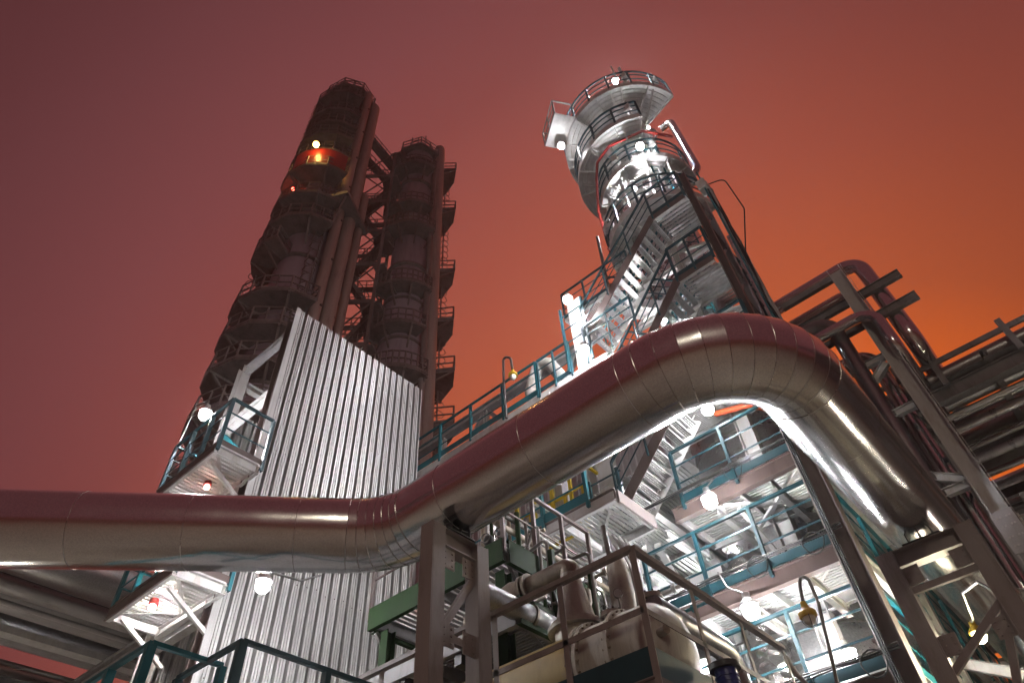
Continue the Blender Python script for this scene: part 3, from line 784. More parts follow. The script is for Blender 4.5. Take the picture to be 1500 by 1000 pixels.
# square extension of the top platform
xt = MB()
ea = radians(TOC - 51); ec = V((CX + 2.45 * cos(ea), CY + 2.45 * sin(ea), 25.5)); eu = V((cos(ea), sin(ea), 0)); ev = V((-sin(ea), cos(ea), 0))
xt.bar(ec - eu * .25, ec + eu * .62, 1.3, .05); o = xt.build("platform", "galv", lc)
g = MB()
for s in (-.65, .65): g.bar(ec - eu * .25 + ev * s + V((0, 0, 1.1)), ec + eu * .62 + ev * s + V((0, 0, 1.1)), .05, .05)
for h_, w_k in ((1.1, .05), (.55, .03), (.06, .16)): g.bar(ec + eu * .62 - ev * .65 + V((0, 0, h_)), ec + eu * .62 + ev * .65 + V((0, 0, h_)), .04, w_k)
for s in (-.65, 0, .65): g.bar(ec + eu * .62 + ev * s, ec + eu * .62 + ev * s + V((0, 0, 1.1)), .05, .04)
g.build("railing", "conduit", o)
# nozzles, manholes and small pipes on the shaft
g = MB()
for z, a in ((24.5, -20), (22.6, -35), (20.6, 5), (20.1, -40), (19.5, 25), (17.6, -10), (16.8, 25), (24.3, 25), (22.3, 18)):
    q = radians(TOC + a); d = V((cos(q), sin(q), 0)); p = V((CX, CY, z)) + d * .9
    g.cyl(p, p + d * .28, .10, n=14); g.cyl(p + d * .24, p + d * .30, .17, n=16)
g.build("nozzle", "silver", lc)
q = radians(TOC - 52)
MB().tube([(CX + 1.05 * cos(q), CY + 1.05 * sin(q), z) for z in (14, 18, 22, 26.2)], .10, 14).build("side_pipe", "foil", lc)
q = radians(TOC + 30)
MB().tube([(CX + 1.06 * cos(q), CY + 1.06 * sin(q), z) for z in (13, 18, 25)], .06, 12).build("side_pipe", "silver", lc)
# ladder with hoops
g = MB()
for s in (-.2, .2): g.bar((CX + 1.2 * cos(q) + s * sin(q), CY + 1.2 * sin(q) - s * cos(q), 15), (CX + 1.2 * cos(q) + s * sin(q), CY + 1.2 * sin(q) - s * cos(q), 23.2), .05, .02)
for k in range(28): g.cyl((CX + 1.2 * cos(q) + .2 * sin(q), CY + 1.2 * sin(q) - .2 * cos(q), 15.1 + k * .29), (CX + 1.2 * cos(q) - .2 * sin(q), CY + 1.2 * sin(q) + .2 * cos(q), 15.1 + k * .29), .012, n=6)
g.build("ladder", "teal", lc)
# small fittings crowding the head: uprights, boxes on the rails, loops of conduit, cross bars
random.seed(21)
for k in range(16):
    a = radians(TOC + random.uniform(-95, 60)); z0_ = random.choice((19.0, 21.6, 23.4, 25.6)); r_ = {19.0: 1.68, 21.6: 1.55, 23.4: 2.08, 25.6: 2.28}[z0_]
    MB().bar((CX + r_ * cos(a), CY + r_ * sin(a), z0_), (CX + r_ * cos(a), CY + r_ * sin(a), z0_ + random.uniform(1.3, 1.9)), .05, .05).build("upright", "galv", lc)
    if k % 2: MB().box(CX + r_ * cos(a) - .12, CX + r_ * cos(a) + .12, CY + r_ * sin(a) - .1, CY + r_ * sin(a) + .1, z0_ + .5, z0_ + .85).build("instrument_box", "white", lc)
for a0_, z_, r_ in ((-60, 24.2, 1.25), (-30, 22.2, 1.3), (10, 20.2, 1.3), (-85, 22.0, 1.4), (35, 24.0, 1.2)):
    q = radians(TOC + a0_); q2 = radians(TOC + a0_ + 34)
    MB().tube(fillet([(CX + r_ * cos(q), CY + r_ * sin(q), z_ - 3.2), (CX + r_ * cos(q), CY + r_ * sin(q), z_ + .6), (CX + r_ * cos(q2), CY + r_ * sin(q2), z_ + .7), (CX + .9 * cos(q2), CY + .9 * sin(q2), z_ + .2)], .15, 5), .055, 12).build("process_pipe", "silver", lc)
for z_, r_, a0_, a1_ in ((25.36, 2.25, -130, 60), (23.16, 2.05, -160, 18), (21.42, 1.52, -68, 92), (18.76, 1.68, -118, 68)):
    g = MB()
    for rr_ in [1.05 + i * .16 for i in range(int((r_ - 1.05) / .16) + 1)]: g.tube([(CX + rr_ * cos(radians(TOC + a0_ + (a1_ - a0_) * i / 30)), CY + rr_ * sin(radians(TOC + a0_ + (a1_ - a0_) * i / 30)), z_ + .07) for i in range(31)], .022, 4)
    g.build("deck_stiffeners", "white", lc)
# red fire-water line following the platforms
q0 = [at(935, 232, x=CX - 1.5), at(888, 268, x=CX - 1.3)]
rp = [(CX + 1.75 * cos(radians(TOC + a)), CY + 1.75 * sin(radians(TOC + a)), z) for a, z in ((55, 22.9), (20, 22.95), (-20, 22.95), (-42, 22.9), (-52, 22.2), (-75, 21.4), (-92, 20.6), (-92, 19.9), (-80, 19.4), (-70, 18.8))]
tag(MB().tube(fillet(rp, .12, 4), .05, 10).build("fire_water_pipe", "red", None, loc=rp[0]), "dark red pipe bent round the silver column between its round platforms", "pipe")
# golden-lit loop pipe on the far side
lp = [(CX + .9, CY - 1.0, 24.6), (CX + 1.0, CY - 1.75, 24.6), (CX + 1.0, CY - 1.75, 21.0), (CX + .6, CY - .9, 20.9)]
lp = [at(968, 190, x=13.6), at(985, 184, x=13.6), at(1022, 248, x=13.6), at(1005, 268, x=13.6)]
lp[1].z = lp[0].z + .05
tag(MB().tube(fillet(lp, .3, 7), .15, 18).build("overhead_loop_pipe", "clad", None, loc=tuple(lp[1])), "shiny pipe looping out beside the top of the silver column against the sky", "pipe")
tag(MB().tube([at(1003, 268, x=13.6), at(1008, 285, x=13.5), at(1014, 300, x=13.4)], .09, 12).build("fire_water_pipe", "red", None, loc=tuple(at(1003, 268, x=13.6))), "short dark red pipe under the end of the shiny loop pipe", "pipe")

# ================================================================== STEEL FRAMEWORK (several decks) with stair tower
fw = thing("steel_framework", "brightly lit multi deck steel framework with teal railings round the silver column", "framework", (9.8, 1.95, 0))
BX, BY = 9.8, 1.95
for x, y, zt, mt in ((BX + .02, BY - .02, 9.9, "primer"), (BX + .1, 6.75, 12.8, "white"), (11.35, 6.75, 12.8, "white"), (14.6, BY + .1, 10.0, "white"), (18.5, BY + .1, 9.0, "white"), (13.9, 7.2, 12.6, "white"), (11.2, BY + 1.05, 13.0, "white")):
    MB().hbeam((x, y, 0), (x, y, zt), .30, .30, .02, (0, 1, 0)).build("column", mt, fw)
levels = [(8.42, 4.35, 4.1), (6.72, 7.0, 5.1), (4.98, 7.0, 5.1)]
for k, (z, yl, yr) in enumerate(levels):
    floor_deck(fw, BX + .03, 11.15, BY + .05, yl, z, frame="white", deck="galv", fh=.2, along="y", pitch=.08)
    MB().hbeam((BX - .02, BY + .14, z - .16), (BX - .02, yl, z - .16), .12, .26, .014).build("edge_beam", "brown", fw)
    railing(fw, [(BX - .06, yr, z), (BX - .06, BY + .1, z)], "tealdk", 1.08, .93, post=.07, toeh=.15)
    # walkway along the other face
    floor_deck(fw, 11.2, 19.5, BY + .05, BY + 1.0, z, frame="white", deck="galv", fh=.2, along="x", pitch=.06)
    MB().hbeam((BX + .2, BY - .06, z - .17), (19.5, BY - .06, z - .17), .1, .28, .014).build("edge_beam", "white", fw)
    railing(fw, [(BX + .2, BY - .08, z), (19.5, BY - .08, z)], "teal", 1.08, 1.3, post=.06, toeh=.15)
    g = MB()
    for y in (2.6, 3.6, 4.6): MB().hbeam((BX + .06, y, z - .34), (11.2, y, z - .34), .10, .18, .012).build("floor_beam", "white", fw)
    if k == 0: g.bar((BX + .1, 2.1, z - .27), (11.1, 3.5, z - .27), .07, .05); g.bar((11.1, 2.1, z - .285), (BX + .1, 3.5, z - .285), .07, .05)
    if k == 0: g.build("floor_bracing", "white", fw)
    for y in ((BY + 1.3,) if k == 0 else ()): MB().bar((BX + .1, y, z - .45), (BX + 1.3, y - .1, z - 1.15), .07, .07).build("knee_brace", "white", fw)
# ribbed roof deck over the inner bay, seen from below
g = MB(); y = 4.45
for i in range(46): g.bar((11.2, 4.45 + i * .09, 8.36), (14.2, 4.45 + i * .09, 8.36), .055, .04)
g.build("ribbed_deck", "galv", fw)
MB().box(11.2, 14.2, 4.4, 8.6, 8.39, 8.40).build("deck_sheet", "white", fw)
for y in (4.5, 5.8, 7.1, 8.4): MB().hbeam((11.2, y, 8.2), (14.2, y, 8.2), .14, .26, .014).build("deck_beam", "white", fw)
for x in (11.3, 12.7, 14.1): MB().hbeam((x, 4.4, 7.9), (x, 8.6, 7.9), .12, .2, .012).build("deck_beam", "white", fw)
g = MB(); g.bar((11.3, 4.6, 7.8), (14.0, 7.0, 7.7), .1, .08); g.bar((11.3, 7.0, 7.75), (14.0, 4.6, 7.65), .1, .08); g.bar((10.0, 4.9, 8.05), (12.6, 5.6, 7.6), .12, .1)
g.build("deck_bracing", "white", fw)
# upper floor above the elbow, with its ring of red pipe below
floor_deck(fw, BX + .03, 11.3, BY + .05, 4.3, 10.95, deck="galv", fh=.2, pitch=.05)
MB().hbeam((BX - .02, BY - .3, 10.8), (BX - .02, 7.0, 10.8), .12, .26).build("edge_beam", "white", fw)
MB().hbeam((BX + .2, BY + .1, 10.75), (14.6, BY + .1, 10.75), .12, .26).build("edge_beam", "white", fw)
railing(fw, [(BX - .06, 4.6, 10.97), (BX - .06, BY - .2, 10.97), (11.4, BY - .2, 10.97)], "tealdk", 1.08, .93, post=.07)
rr = [at(1040, 607, x=10.6), at(1093, 594, x=10.6), at(1100, 592, x=10.6), at(1160, 612, x=11.6)]
rr = [V((10.3, 3.9, 10.35)), V((10.6, 2.9, 10.42)), V((10.9, 2.45, 10.42)), V((11.9, 2.2, 10.4))]
tag(MB().tube(fillet([at(1048, 606, x=10.5), at(1098, 592, x=10.5), at(1150, 607, x=11.2)], .1, 4), .06, 12).build("fire_water_pipe", "orange", None, loc=tuple(at(1098, 592, x=10.5))), "bright orange red pipe bent under the deck framed by the pipe elbow", "pipe")
# landing at the stair foot and walkway towards the corrugated shaft
floor_deck(fw, 8.55, 9.75, 4.75, 9.2, 8.42, frame="white", deck="galv", fh=.2, along="x", pitch=.09)
MB().chan((8.52, 4.72, 8.31), (8.52, 9.2, 8.31), .06, .24, .012).build("edge_channel", "primer", fw)
railing(fw, [(8.50, 9.2, 8.42), (8.50, 5.25, 8.42)], "teal", 1.1, 1.05, post=.08, toeh=.2)
MB().bar((8.6, 4.72, 8.31), (9.75, 4.72, 8.31), .04, .24).build("edge_channel", "primer", fw)
for y in (8.9,): MB().hbeam((9.6, y, 0), (9.6, y, 8.18), .16, .16).build("column", "white", fw)
# conduit legs and swept tray below the landing
for k in range(5):
    a = at(880 + 9 * k, 775 + 4 * k, x=8.9); b = at(918 + 6 * k, 850 + 3 * k, x=8.7)
    MB().tube(fillet([a, V((a.x, a.y - .1, a.z - .25)), V((b.x, b.y, b.z + .25)), b + V((0, 0, -.4))], .12, 5), .028, 8).build("conduit", "galv" if k % 2 else "grey", fw)
# wall of the building behind the framework, with pipes and vessels before it
def corr_wall_x(x, y0, y1, z0, z1, parent, name="corrugated_wall", mat="corr", period=.24, depth=.04):
    g = MB(); prof = []; y = y0
    while y < y1:
        prof += [(y, 0), (y + .45 * period, 0), (y + .58 * period, depth), (y + .87 * period, depth)]; y += period
    prof.append((y, 0)); n = len(prof)
    for z in (z0, z1): g.v += [V((x + dx, yy, z)) for yy, dx in prof]
    for i in range(n - 1): g.f.append((i, i + 1, n + i + 1, n + i))
    o = g.build(name, mat, parent, smooth=False); so = o.modifiers.new("sheet", "SOLIDIFY"); so.thickness = .003
    return o


bw = thing("machine_house", "grey ribbed wall of the machine house standing behind the framework decks", "building", (15.2, 8, 0))
corr_wall_x(15.1, 2.9, 17.5, 0, 16.2, bw, "wall")
for z in (4.5, 8.6, 12.3): MB().hbeam((14.95, 2.9, z), (14.95, 15.5, z), .12, .2, .012).build("wall_beam", "grey", bw)
for y in (3.0, 6.2, 9.4, 12.6, 15.4): MB().hbeam((14.95, y, 0), (14.95, y, 14.5), .2, .2, .014, (0, 1, 0)).build("wall_column", "grey", bw)
MB().box(15.2, 24, 2.9, 17.5, 15.9, 16.1).build("roof", "grey", bw)
MB().box(15.2, 24, 2.92, 3.0, 0, 15.88).build("side_wall", "grey", bw); MB().box(15.2, 24, 17.4, 17.48, 0, 15.88).build("side_wall", "grey", bw)
for k, (x, y, r, zt, mt, lab) in enumerate(((13.2, 6.2, .62, 7.6, "silver", "silver domed tank under the ribbed deck behind the foil wrapped pipe"), (12.6, 8.1, .45, 10.2, "silver", "slim silver tank behind the yellow guard rail"), (13.4, 10.2, .7, 11.5, "vessel", "cream tank in the gap between the corrugated shaft and the yellow guard rail"))):
    t = thing("storage_tank", lab, "tank", (x, y, 0), "tanks inside the framework")
    MB().lathe(x, y, [(r, 0), (r, zt), (r * .92, zt + r * .2), (r * .7, zt + r * .38), (r * .35, zt + r * .48), (.01, zt + r * .5)], 36).build("shell", mt, t)
    g = MB()
    for z in (2, 3.6, 5.2, 6.8): g.lathe(x, y, [(r, z), (r + .02, z + .01), (r + .02, z + .05), (r, z + .06)], 36)
    g.build("bands", "seam", t); MB().cyl((x, y, zt + r * .4), (x, y, zt + r * .5 + .5), .09, n=14).build("top_nozzle", "oldpipe", t)
for k, (x, z, y0_, y1_, r, mt, lab) in enumerate(((14.2, 9.4, 4.4, 14, .14, "silver", "silver pipe running along the machine house wall at deck height"), (14.4, 10.1, 4.4, 14, .10, "oldpipe", "brown pipe running above the silver one along the machine house wall"), (14.0, 6.2, 4.4, 14, .16, "silver", "silver pipe low along the machine house wall behind the drain lines"), (14.3, 5.4, 3.2, 14, .07, "orange", "orange red pipe low along the machine house wall"), (13.9, 11.4, 4.4, 14, .18, "rackpale", "thick pale pipe highest along the machine house wall"))):
    tag(MB().tube([(x, y0_, z), (x, y1_, z)], r, 16).build("wall_pipe", mt, None, loc=(x, y0_, z)), lab, "pipe", "pipes along the machine house wall")
g = MB()
for i in range(52): g.bar((11.25, 4.45 + i * .09, 10.72), (14.8, 4.45 + i * .09, 10.72), .055, .04)
g.build("ribbed_deck", "galv", fw); MB().box(11.25, 14.8, 4.42, 9.1, 10.745, 10.755).build("deck_sheet", "white", fw)
for y in (4.5, 6.0, 7.5, 9.0): MB().hbeam((11.25, y, 10.56), (14.8, y, 10.56), .14, .26, .014).build("deck_beam", "white", fw)

# white riser duct behind teal rails
rd = thing("riser_duct", "narrow overexposed white cable riser standing behind teal rails beside the stairs", "duct", (BX + .2, 5.6, 8.4))
MB().box(BX + .15, BY * 0 + BX + .28, 5.42, 5.82, 8.45, 15.6).build("cover", "white", rd)
g = MB()
for z in [8.9 + i * .8 for i in range(9)]: g.box(BX + .14, BX + .15, 5.41, 5.83, z, z + .03)
g.build("cover_straps", "galv", rd)
for z in (8.55, 9.0, 9.4, 9.75, 13.55, 14.0, 14.5, 15.0): MB().bar((BX - .02, 5.2, z), (BX - .02, 6.0, z), .02, .03).build("guard_rail", "tealdk", rd)
for y in (5.28, 5.95):
    for z0_, z1_ in ((8.4, 9.85), (13.0, 15.3)): MB().bar((BX - .025, y, z0_), (BX - .025, y, z1_), .06, .06).build("guard_post", "tealdk", rd)
MB().bar((BX - .03, 5.2, 8.47), (BX - .03, 6.0, 8.47), .04, .16).build("kick_plate", "tealdk", rd)


def flight(par, x0, x1, y0, z0, y1, z1, n, rails, near="brown", far="white"):
    """stair flight rising from (y0,z0) to (y1,z1) between x0 and x1; treads and handrails are sub-parts"""
    for x, mt, nm in ((x0, near, "stringer"), (x1, far, "stringer")):
        o = MB().bar((x, y0, z0), (x, y1, z1), .012, .24).build(nm, mt, par)
        MB().bar((x + (.02 if x == x0 else -.02), y0, z0 + .12), (x + (.02 if x == x0 else -.02), y1, z1 + .12), .04, .012).build("stringer_flange", mt, o)
    for i in range(n):
        t = (i + .5) / n; y = y0 + (y1 - y0) * t; z = z0 + (z1 - z0) * t; g = MB()
        for k in range(3): g.bar((x0 + .01, y - .04 + k * .04, z), (x1 - .01, y - .04 + k * .04, z), .028, .024)
        for k in range(8): g.bar((x0 + .06 + k * (x1 - x0 - .1) / 8, y - .055, z - .002), (x0 + .06 + k * (x1 - x0 - .1) / 8, y + .055, z - .002), .022, .018)
        g.bar((x0 + .01, y + .065, z - .012), (x1 - .01, y + .065, z - .012), .010, .055); g.bar((x0 + .01, y - .065, z - .008), (x1 - .01, y - .065, z - .008), .010, .04)
        g.build("tread", "galv", par)
    for x, mt in rails:
        g = MB(); g.bar((x, y0, z0 + 1.0), (x, y1, z1 + 1.0), .045, .045)
        for q in (.4, .7): g.bar((x, y0, z0 + q), (x, y1, z1 + q), .012, .025)
        k = max(2, round(hypot(y1 - y0, z1 - z0) / 1.1))
        for i in range(k + 1):
            t = i / k; g.bar((x, y0 + (y1 - y0) * t, z0 + (z1 - z0) * t - .05), (x, y0 + (y1 - y0) * t, z0 + (z1 - z0) * t + 1.0), .05, .03, (0, 1, 0))
        # stand-off brackets carrying the handrail clear of the stringer
        o = g.build("handrail", mt, par)


st = thing("stair_tower", "zigzag steel stairs with perforated treads climbing towards the silver column", "stairs", (9.8, 4.0, 8.4))
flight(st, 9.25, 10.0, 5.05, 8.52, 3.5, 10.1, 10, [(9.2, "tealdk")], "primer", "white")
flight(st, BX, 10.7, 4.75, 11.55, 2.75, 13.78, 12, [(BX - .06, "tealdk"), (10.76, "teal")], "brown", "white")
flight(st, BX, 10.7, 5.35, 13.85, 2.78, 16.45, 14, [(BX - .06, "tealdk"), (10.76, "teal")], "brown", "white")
for z in (13.78, 16.42):
    floor_deck(st, BX + .02, 10.75, 1.88, 2.76, z, frame="white", deck="galv", fh=.15, along="y", pitch=.11, ribs=False)
    MB().bar((BX - .01, 1.86, z - .07), (BX - .01, 2.78, z - .07), .03, .2).build("edge_plate", "brown", st)
    railing(st, [(BX - .04, 2.78, z), (BX - .04, 1.84, z), (10.8, 1.84, z)], "tealdk", 1.08, .6, post=.06, toeh=.12)
for x, y, zt, mt in ((BX + .1, 1.72, 17.4, "brown"), (10.9, 1.72, 17.2, "grey"), (12.2, 1.72, 15.0, "brown"), (10.9, 2.9, 16.4, "white")):
    MB().hbeam((x, y, 8.4 if y < 1.9 else 11), (x, y, zt), .16, .16, .012, (0, 1, 0)).build("column", mt, st)
for z in (10.9, 12.3, 13.66, 15.0, 16.3):
    for a, b in (((BX + .2, 1.72, z), (10.8, 1.72, z)), ((11.0, 1.72, z), (12.1, 1.72, z))):
        if z < 15 or a[0] < 10.5: MB().hbeam(a, b, .1, .16, .012).build("beam", "brown", st)
for z in (10.9, 12.3, 13.66, 15.0):
    MB().bar((BX + .2, 1.75, z + .1), (10.8, 1.75, z + 1.25), .06, .06).build("brace", "grey", st)
    if z < 14: MB().bar((11.0, 1.75, z + 1.2), (12.1, 1.75, z + .1), .06, .06).build("brace", "grey", st)
g = MB()
for z in (12.0, 13.0, 14.2): 
    g.bar((11.0, 1.62, z), (12.1, 1.62, z), .05, .05); g.bar((11.0, 1.62, z + .5), (12.1, 1.62, z + .5), .03, .03)
    for x in (11.0, 11.5, 12.1): g.bar((x, 1.62, z - .6), (x, 1.62, z), .05, .04)
g.build("side_guard", "tealdk", st)
for z in (11.6, 13.0, 14.35, 15.6):
    MB().hbeam((10.95, 1.85, z), (10.95, 4.6, z), .1, .16, .012).build("beam", "white", st)
    MB().bar((10.95, 1.9, z + .1), (10.95, 4.5, z + 1.1), .06, .07).build("brace", "white", st)
    MB().bar((10.98, 4.5, z + .15), (10.98, 1.9, z + 1.15), .06, .07).build("brace", "white", st)
for z in (12.25, 14.9):
    floor_deck(st, 11.0, 12.2, 1.85, 3.2, z, frame="white", deck="galv", fh=.14, along="y", pitch=.11, ribs=False)
    railing(st, [(11.0, 1.8, z), (12.3, 1.8, z)], "tealdk", 1.05, .5, post=.05)
railing(st, [(BX - .06, 5.4, 13.03), (BX - .06, 4.0, 13.03)], "tealdk", 1.1, .7, post=.05, toe=False)
for k in range(4): MB().tube([(11.2 + .22 * k, 1.6, 9.6), (11.2 + .22 * k, 1.6, 15.8 - .4 * k)], .04, 10).build("riser_pipe", ("silver", "galv", "brown", "grey")[k], st)
flight(st, 10.95, 11.65, 2.75, 13.7, 5.0, 16.0, 12, [(10.9, "tealdk"), (11.7, "teal")], "grey", "white")
flight(st, 10.95, 11.65, 2.75, 11.4, 5.0, 13.7, 12, [(10.9, "tealdk"), (11.7, "teal")], "grey", "white")
# cable ladder up the outer edge
ct = thing("cable_ladder", "cluttered cable ladder climbing the outer edge of the stair tower against the orange sky", "cable ladder", (10.0, 1.3, 9.6))
g = MB()
for x in (BX + .1, BX + .5): g.bar((x, 1.36, 9.4), (x, 1.36, 17.0), .03, .09)
for k in range(25): g.bar((BX + .1, 1.36, 9.5 + k * .3), (BX + .5, 1.36, 9.5 + k * .3), .03, .02)
g.build("ladder_frame", "teal", ct)
random.seed(3)
for k in range(6):
    x = BX + .14 + k * .065
    MB().tube([(x + random.uniform(-.03, .03), 1.31 + random.uniform(-.03, .02), 9.4 + i * .8) for i in range(10)], .018 + .006 * (k % 2), 7).build("cable", ("black", "galv", "conduit")[k % 3], ct)
MB().tube(fillet([(BX + .3, 1.30, 16.6), (BX + .3, .9, 16.4), (BX + .35, .85, 15.0), (BX + .35, 1.3, 13.6)], .3, 6), .016, 7).build("loose_cable", "black", ct)
MB().box(BX + .0, BX + .3, 1.28, 1.5, 16.2, 16.55).build("terminal_box", "white", ct)

# side deck with tall rails behind the white riser (top of the riser)
wl = thing("lamp_walkway", "short teal railed walkway at the stairs below the bright riser lamp", "walkway", (9.8, 5.9, 13.0))
floor_deck(wl, BX + .03, 11.0, 4.95, 6.9, 13.0, frame="white", deck="galv", fh=.18, along="x", pitch=.055)
railing(wl, [(BX, 6.9, 13.0), (BX, 5.9, 13.0)], "tealdk", 1.1, .5, post=.06)
railing(wl, [(10.9, 6.5, 16.4), (10.9, 4.2, 16.4)], "tealdk", 1.1, .8, post=.06)
floor_deck(wl, 10.9, 11.7, 4.2, 6.5, 16.4, deck="galv", fh=.14, along="x", pitch=.06)
MB().bar((BX + .6, 4.9, 12.9), (BX + .9, 3.2, 12.9), .3, .1).build("white_beam", "white", wl)
tag(MB().tube([at(875, 347, x=10.8), at(893, 430, x=10.8)], .05, 8).build("slender_pole", "brown", None, loc=tuple(at(893, 430, x=10.8))), "slender dark pole sticking up from the rail beside the stairs", "pole")

# ================================================================== PIPE BRIDGE (truss walkway)
pb = thing("truss_walkway", "white truss bridge with teal railing running from the framework to the corrugated shaft", "bridge", (10.4, 12, 13.0))
y0, y1 = 6.95, 20.5
floor_deck(pb, BX + .03, 11.1, y0, y1, 13.0, frame="white", fh=.2, along="y", pitch=.08)
railing(pb, [(BX, y1, 13.0), (BX, y0, 13.0)], "teal", 1.12, 1.15, post=.075, toeh=.18)
MB().hbeam((11.2, 5.6, 15.35), (11.2, y1, 15.35), .22, .24, .016).build("top_chord", "grey", pb)
MB().hbeam((11.2, 5.6, 12.85), (11.2, y1, 12.85), .2, .24, .016).build("bottom_chord", "white", pb)
for i in range(8):
    ya, yb = 6.4 + i * 1.75, 6.4 + (i + 1) * 1.75
    MB().hbeam((11.2, ya, 12.97), (11.2, ya, 15.22), .14, .14, .012, (0, 1, 0)).build("truss_post", "white", pb)
    z0_, z1_ = (12.98, 15.2) if i % 2 else (15.2, 12.98)
    MB().hbeam((11.2, ya + .08, z0_), (11.2, yb - .08, z1_), .13, .13, .012).build("truss_diagonal", "grey", pb)
for y in (9.5, 14.5, 20): MB().hbeam((11.2, y, 0), (11.2, y, 12.7), .25, .25, .016, (0, 1, 0)).build("support_column", "grey", pb)
g = MB(); g.bar((BX + .05, 11.6, 13.05), (BX + .05, 12.6, 14.05), .06, .06); g.build("rail_stay", "tealdk", pb)
gs = [at(788, 600, x=10.5), at(777, 574, x=10.5), at(790, 537, x=10.5), at(801, 537, x=10.5), at(832, 563, x=10.5)]
gn = thing("gooseneck_pipe", "thick white pipe bent like a swan neck standing on the truss bridge", "pipe", tuple(gs[0]))
MB().tube(fillet([gs[0] + V((0, 0, -.5))] + gs[:2] + [V((gs[2].x, gs[2].y + .02, gs[2].z + .12)), gs[3] + V((0, -.1, .05)), gs[4]], .28, 8), .165, 22).build("bend", "lagging", gn)
d_ = (gs[4] - gs[3]).normalized()
for k in (-.02, .06, .14): MB().cyl(gs[4] + d_ * k, gs[4] + d_ * (k + .04), .25, n=20).build("flange", "silver", gn)
MB().tube([gs[4] + d_ * .15, gs[4] + d_ * .5 + V((0, 0, -.3)), gs[4] + d_ * .6 + V((0, 0, -1.0))], .16, 16).build("lower_leg", "foil", gn)
tag(MB().tube([at(815, 590, x=10.9), at(822, 582, x=10.9) + V((0, -.2, 0)), at(835, 575, x=10.9) + V((0, -.4, 0))], [.2, .26, .18], 18).build("foil_bundle", "foil", None, loc=tuple(at(815, 590, x=10.9))), "crumpled foil wrapped valve under the white swan neck pipe", "valve")


def goose_lamp(label, pts, r, fit_r, lit=None, group="gooseneck lamp posts", base=None):
    pts = [V(p) for p in pts]; t = thing("gooseneck_lamp", label, "lamp", tuple(pts[0]), group)
    MB().tube(fillet(pts, .25, 8), r, 10).build("post", "conduit", t)
    e = pts[-1]
    MB().lathe(e.x, e.y, [(.001, e.z + .02), (fit_r * .35, e.z + .02), (fit_r * .5, e.z - fit_r * .6), (fit_r * .9, e.z - fit_r * .9), (fit_r * 1.15, e.z - fit_r * 1.2), (fit_r * 1.15, e.z - fit_r * 1.7), (fit_r * .8, e.z - fit_r * 1.8), (.001, e.z - fit_r * 1.8)], 18).build("fitting", "yelfit", t)
    MB().sphere((e.x, e.y, e.z - fit_r * 1.9), fit_r * .8, 14, 8, 1.2, -1, .4).build("bowl", lit or "glass", t)
    g = MB()
    for k in range(4):
        a = k * pi / 2 + .4
        g.tube([(e.x + fit_r * .95 * cos(a) * c, e.y + fit_r * .95 * sin(a) * c, e.z - fit_r * 1.7 - fit_r * 1.3 * s_) for c, s_ in ((1, 0), (.95, .5), (.55, .95), (0, 1.05))], fit_r * .06, 5)
    g.build("guard", "conduit", t)
    return t


goose_lamp("unlit yellow gooseneck lamp on the rail of the truss bridge", [at(742, 612, x=BX - .05), at(738, 560, x=BX - .05), at(737, 522, x=BX - .05), at(748, 524, x=BX - .05), at(751, 543, x=BX - .05)], .035, .11)
goose_lamp("unlit yellow gooseneck lamp on a thin curved stem in front of the lower decks", [at(1229, 1012, x=7), at(1215, 950, x=7), at(1198, 880, x=7), at(1184, 847, x=7), at(1173, 843, x=7), at(1171, 856, x=7), at(1177, 884, x=7)], .017, .078)

# yellow guard railing on the stair foot landing
yg = thing("yellow_guard", "bright yellow guard rail and ladder cage behind the teal railing", "guard rail", (9.3, 6.6, 8.42))
g = MB()
for x in (9.15, 9.6):
    for y in (6.0, 6.45, 6.9, 7.35): g.bar((x, y, 8.43), (x, y, 9.75), .07, .05)
    for z in (8.5, 8.95, 9.35, 9.72): g.bar((x, 5.97, z), (x, 7.38, z), .04, .05)
g.build("rails", "yellow", yg)
g = MB()
for z in [8.6 + i * .22 for i in range(6)]: g.bar((9.62, 6.5, z), (9.62, 6.85, z), .03, .03)
g.build("rungs", "yellow", yg)
MB().bar((9.1, 6.0, 8.5), (9.1, 7.4, 8.5), .03, .3).build("kick_plate", "yellow", yg)
g = MB(); g.bar((8.75, 5.6, 9.75), (9.6, 5.62, 9.8), .05, .05); g.build("cross_rail", "yellow", yg)
tag(MB().bar(at(775, 740, z=8.9), at(848, 772, z=8.72), .16, .04).build("scaffold_plank", "white", None, loc=tuple(at(775, 740, z=8.9))), "pale plank laid across the teal railing before the yellow guard", "plank")

# foil wrapped vessel beside the column
fv = thing("foil_vessel", "crinkled foil wrapped upright pipe and elbow standing beside the silver column", "vessel", (10.9, 4.0, 5.0))
q = at(1075, 800, x=11.0)
MB().tube(fillet([(q.x, q.y, 4.9), (q.x, q.y, 7.6), (q.x + .9, q.y - .5, 7.75)], .4, 8), .33, 26).build("wrapped_leg", "foil", fv)
MB().tube(fillet([(q.x + .15, q.y + .75, 4.9), (q.x + .15, q.y + .75, 7.3), (q.x + 1, q.y + .5, 7.4)], .3, 8), .17, 18).build("side_leg", "silver", fv)
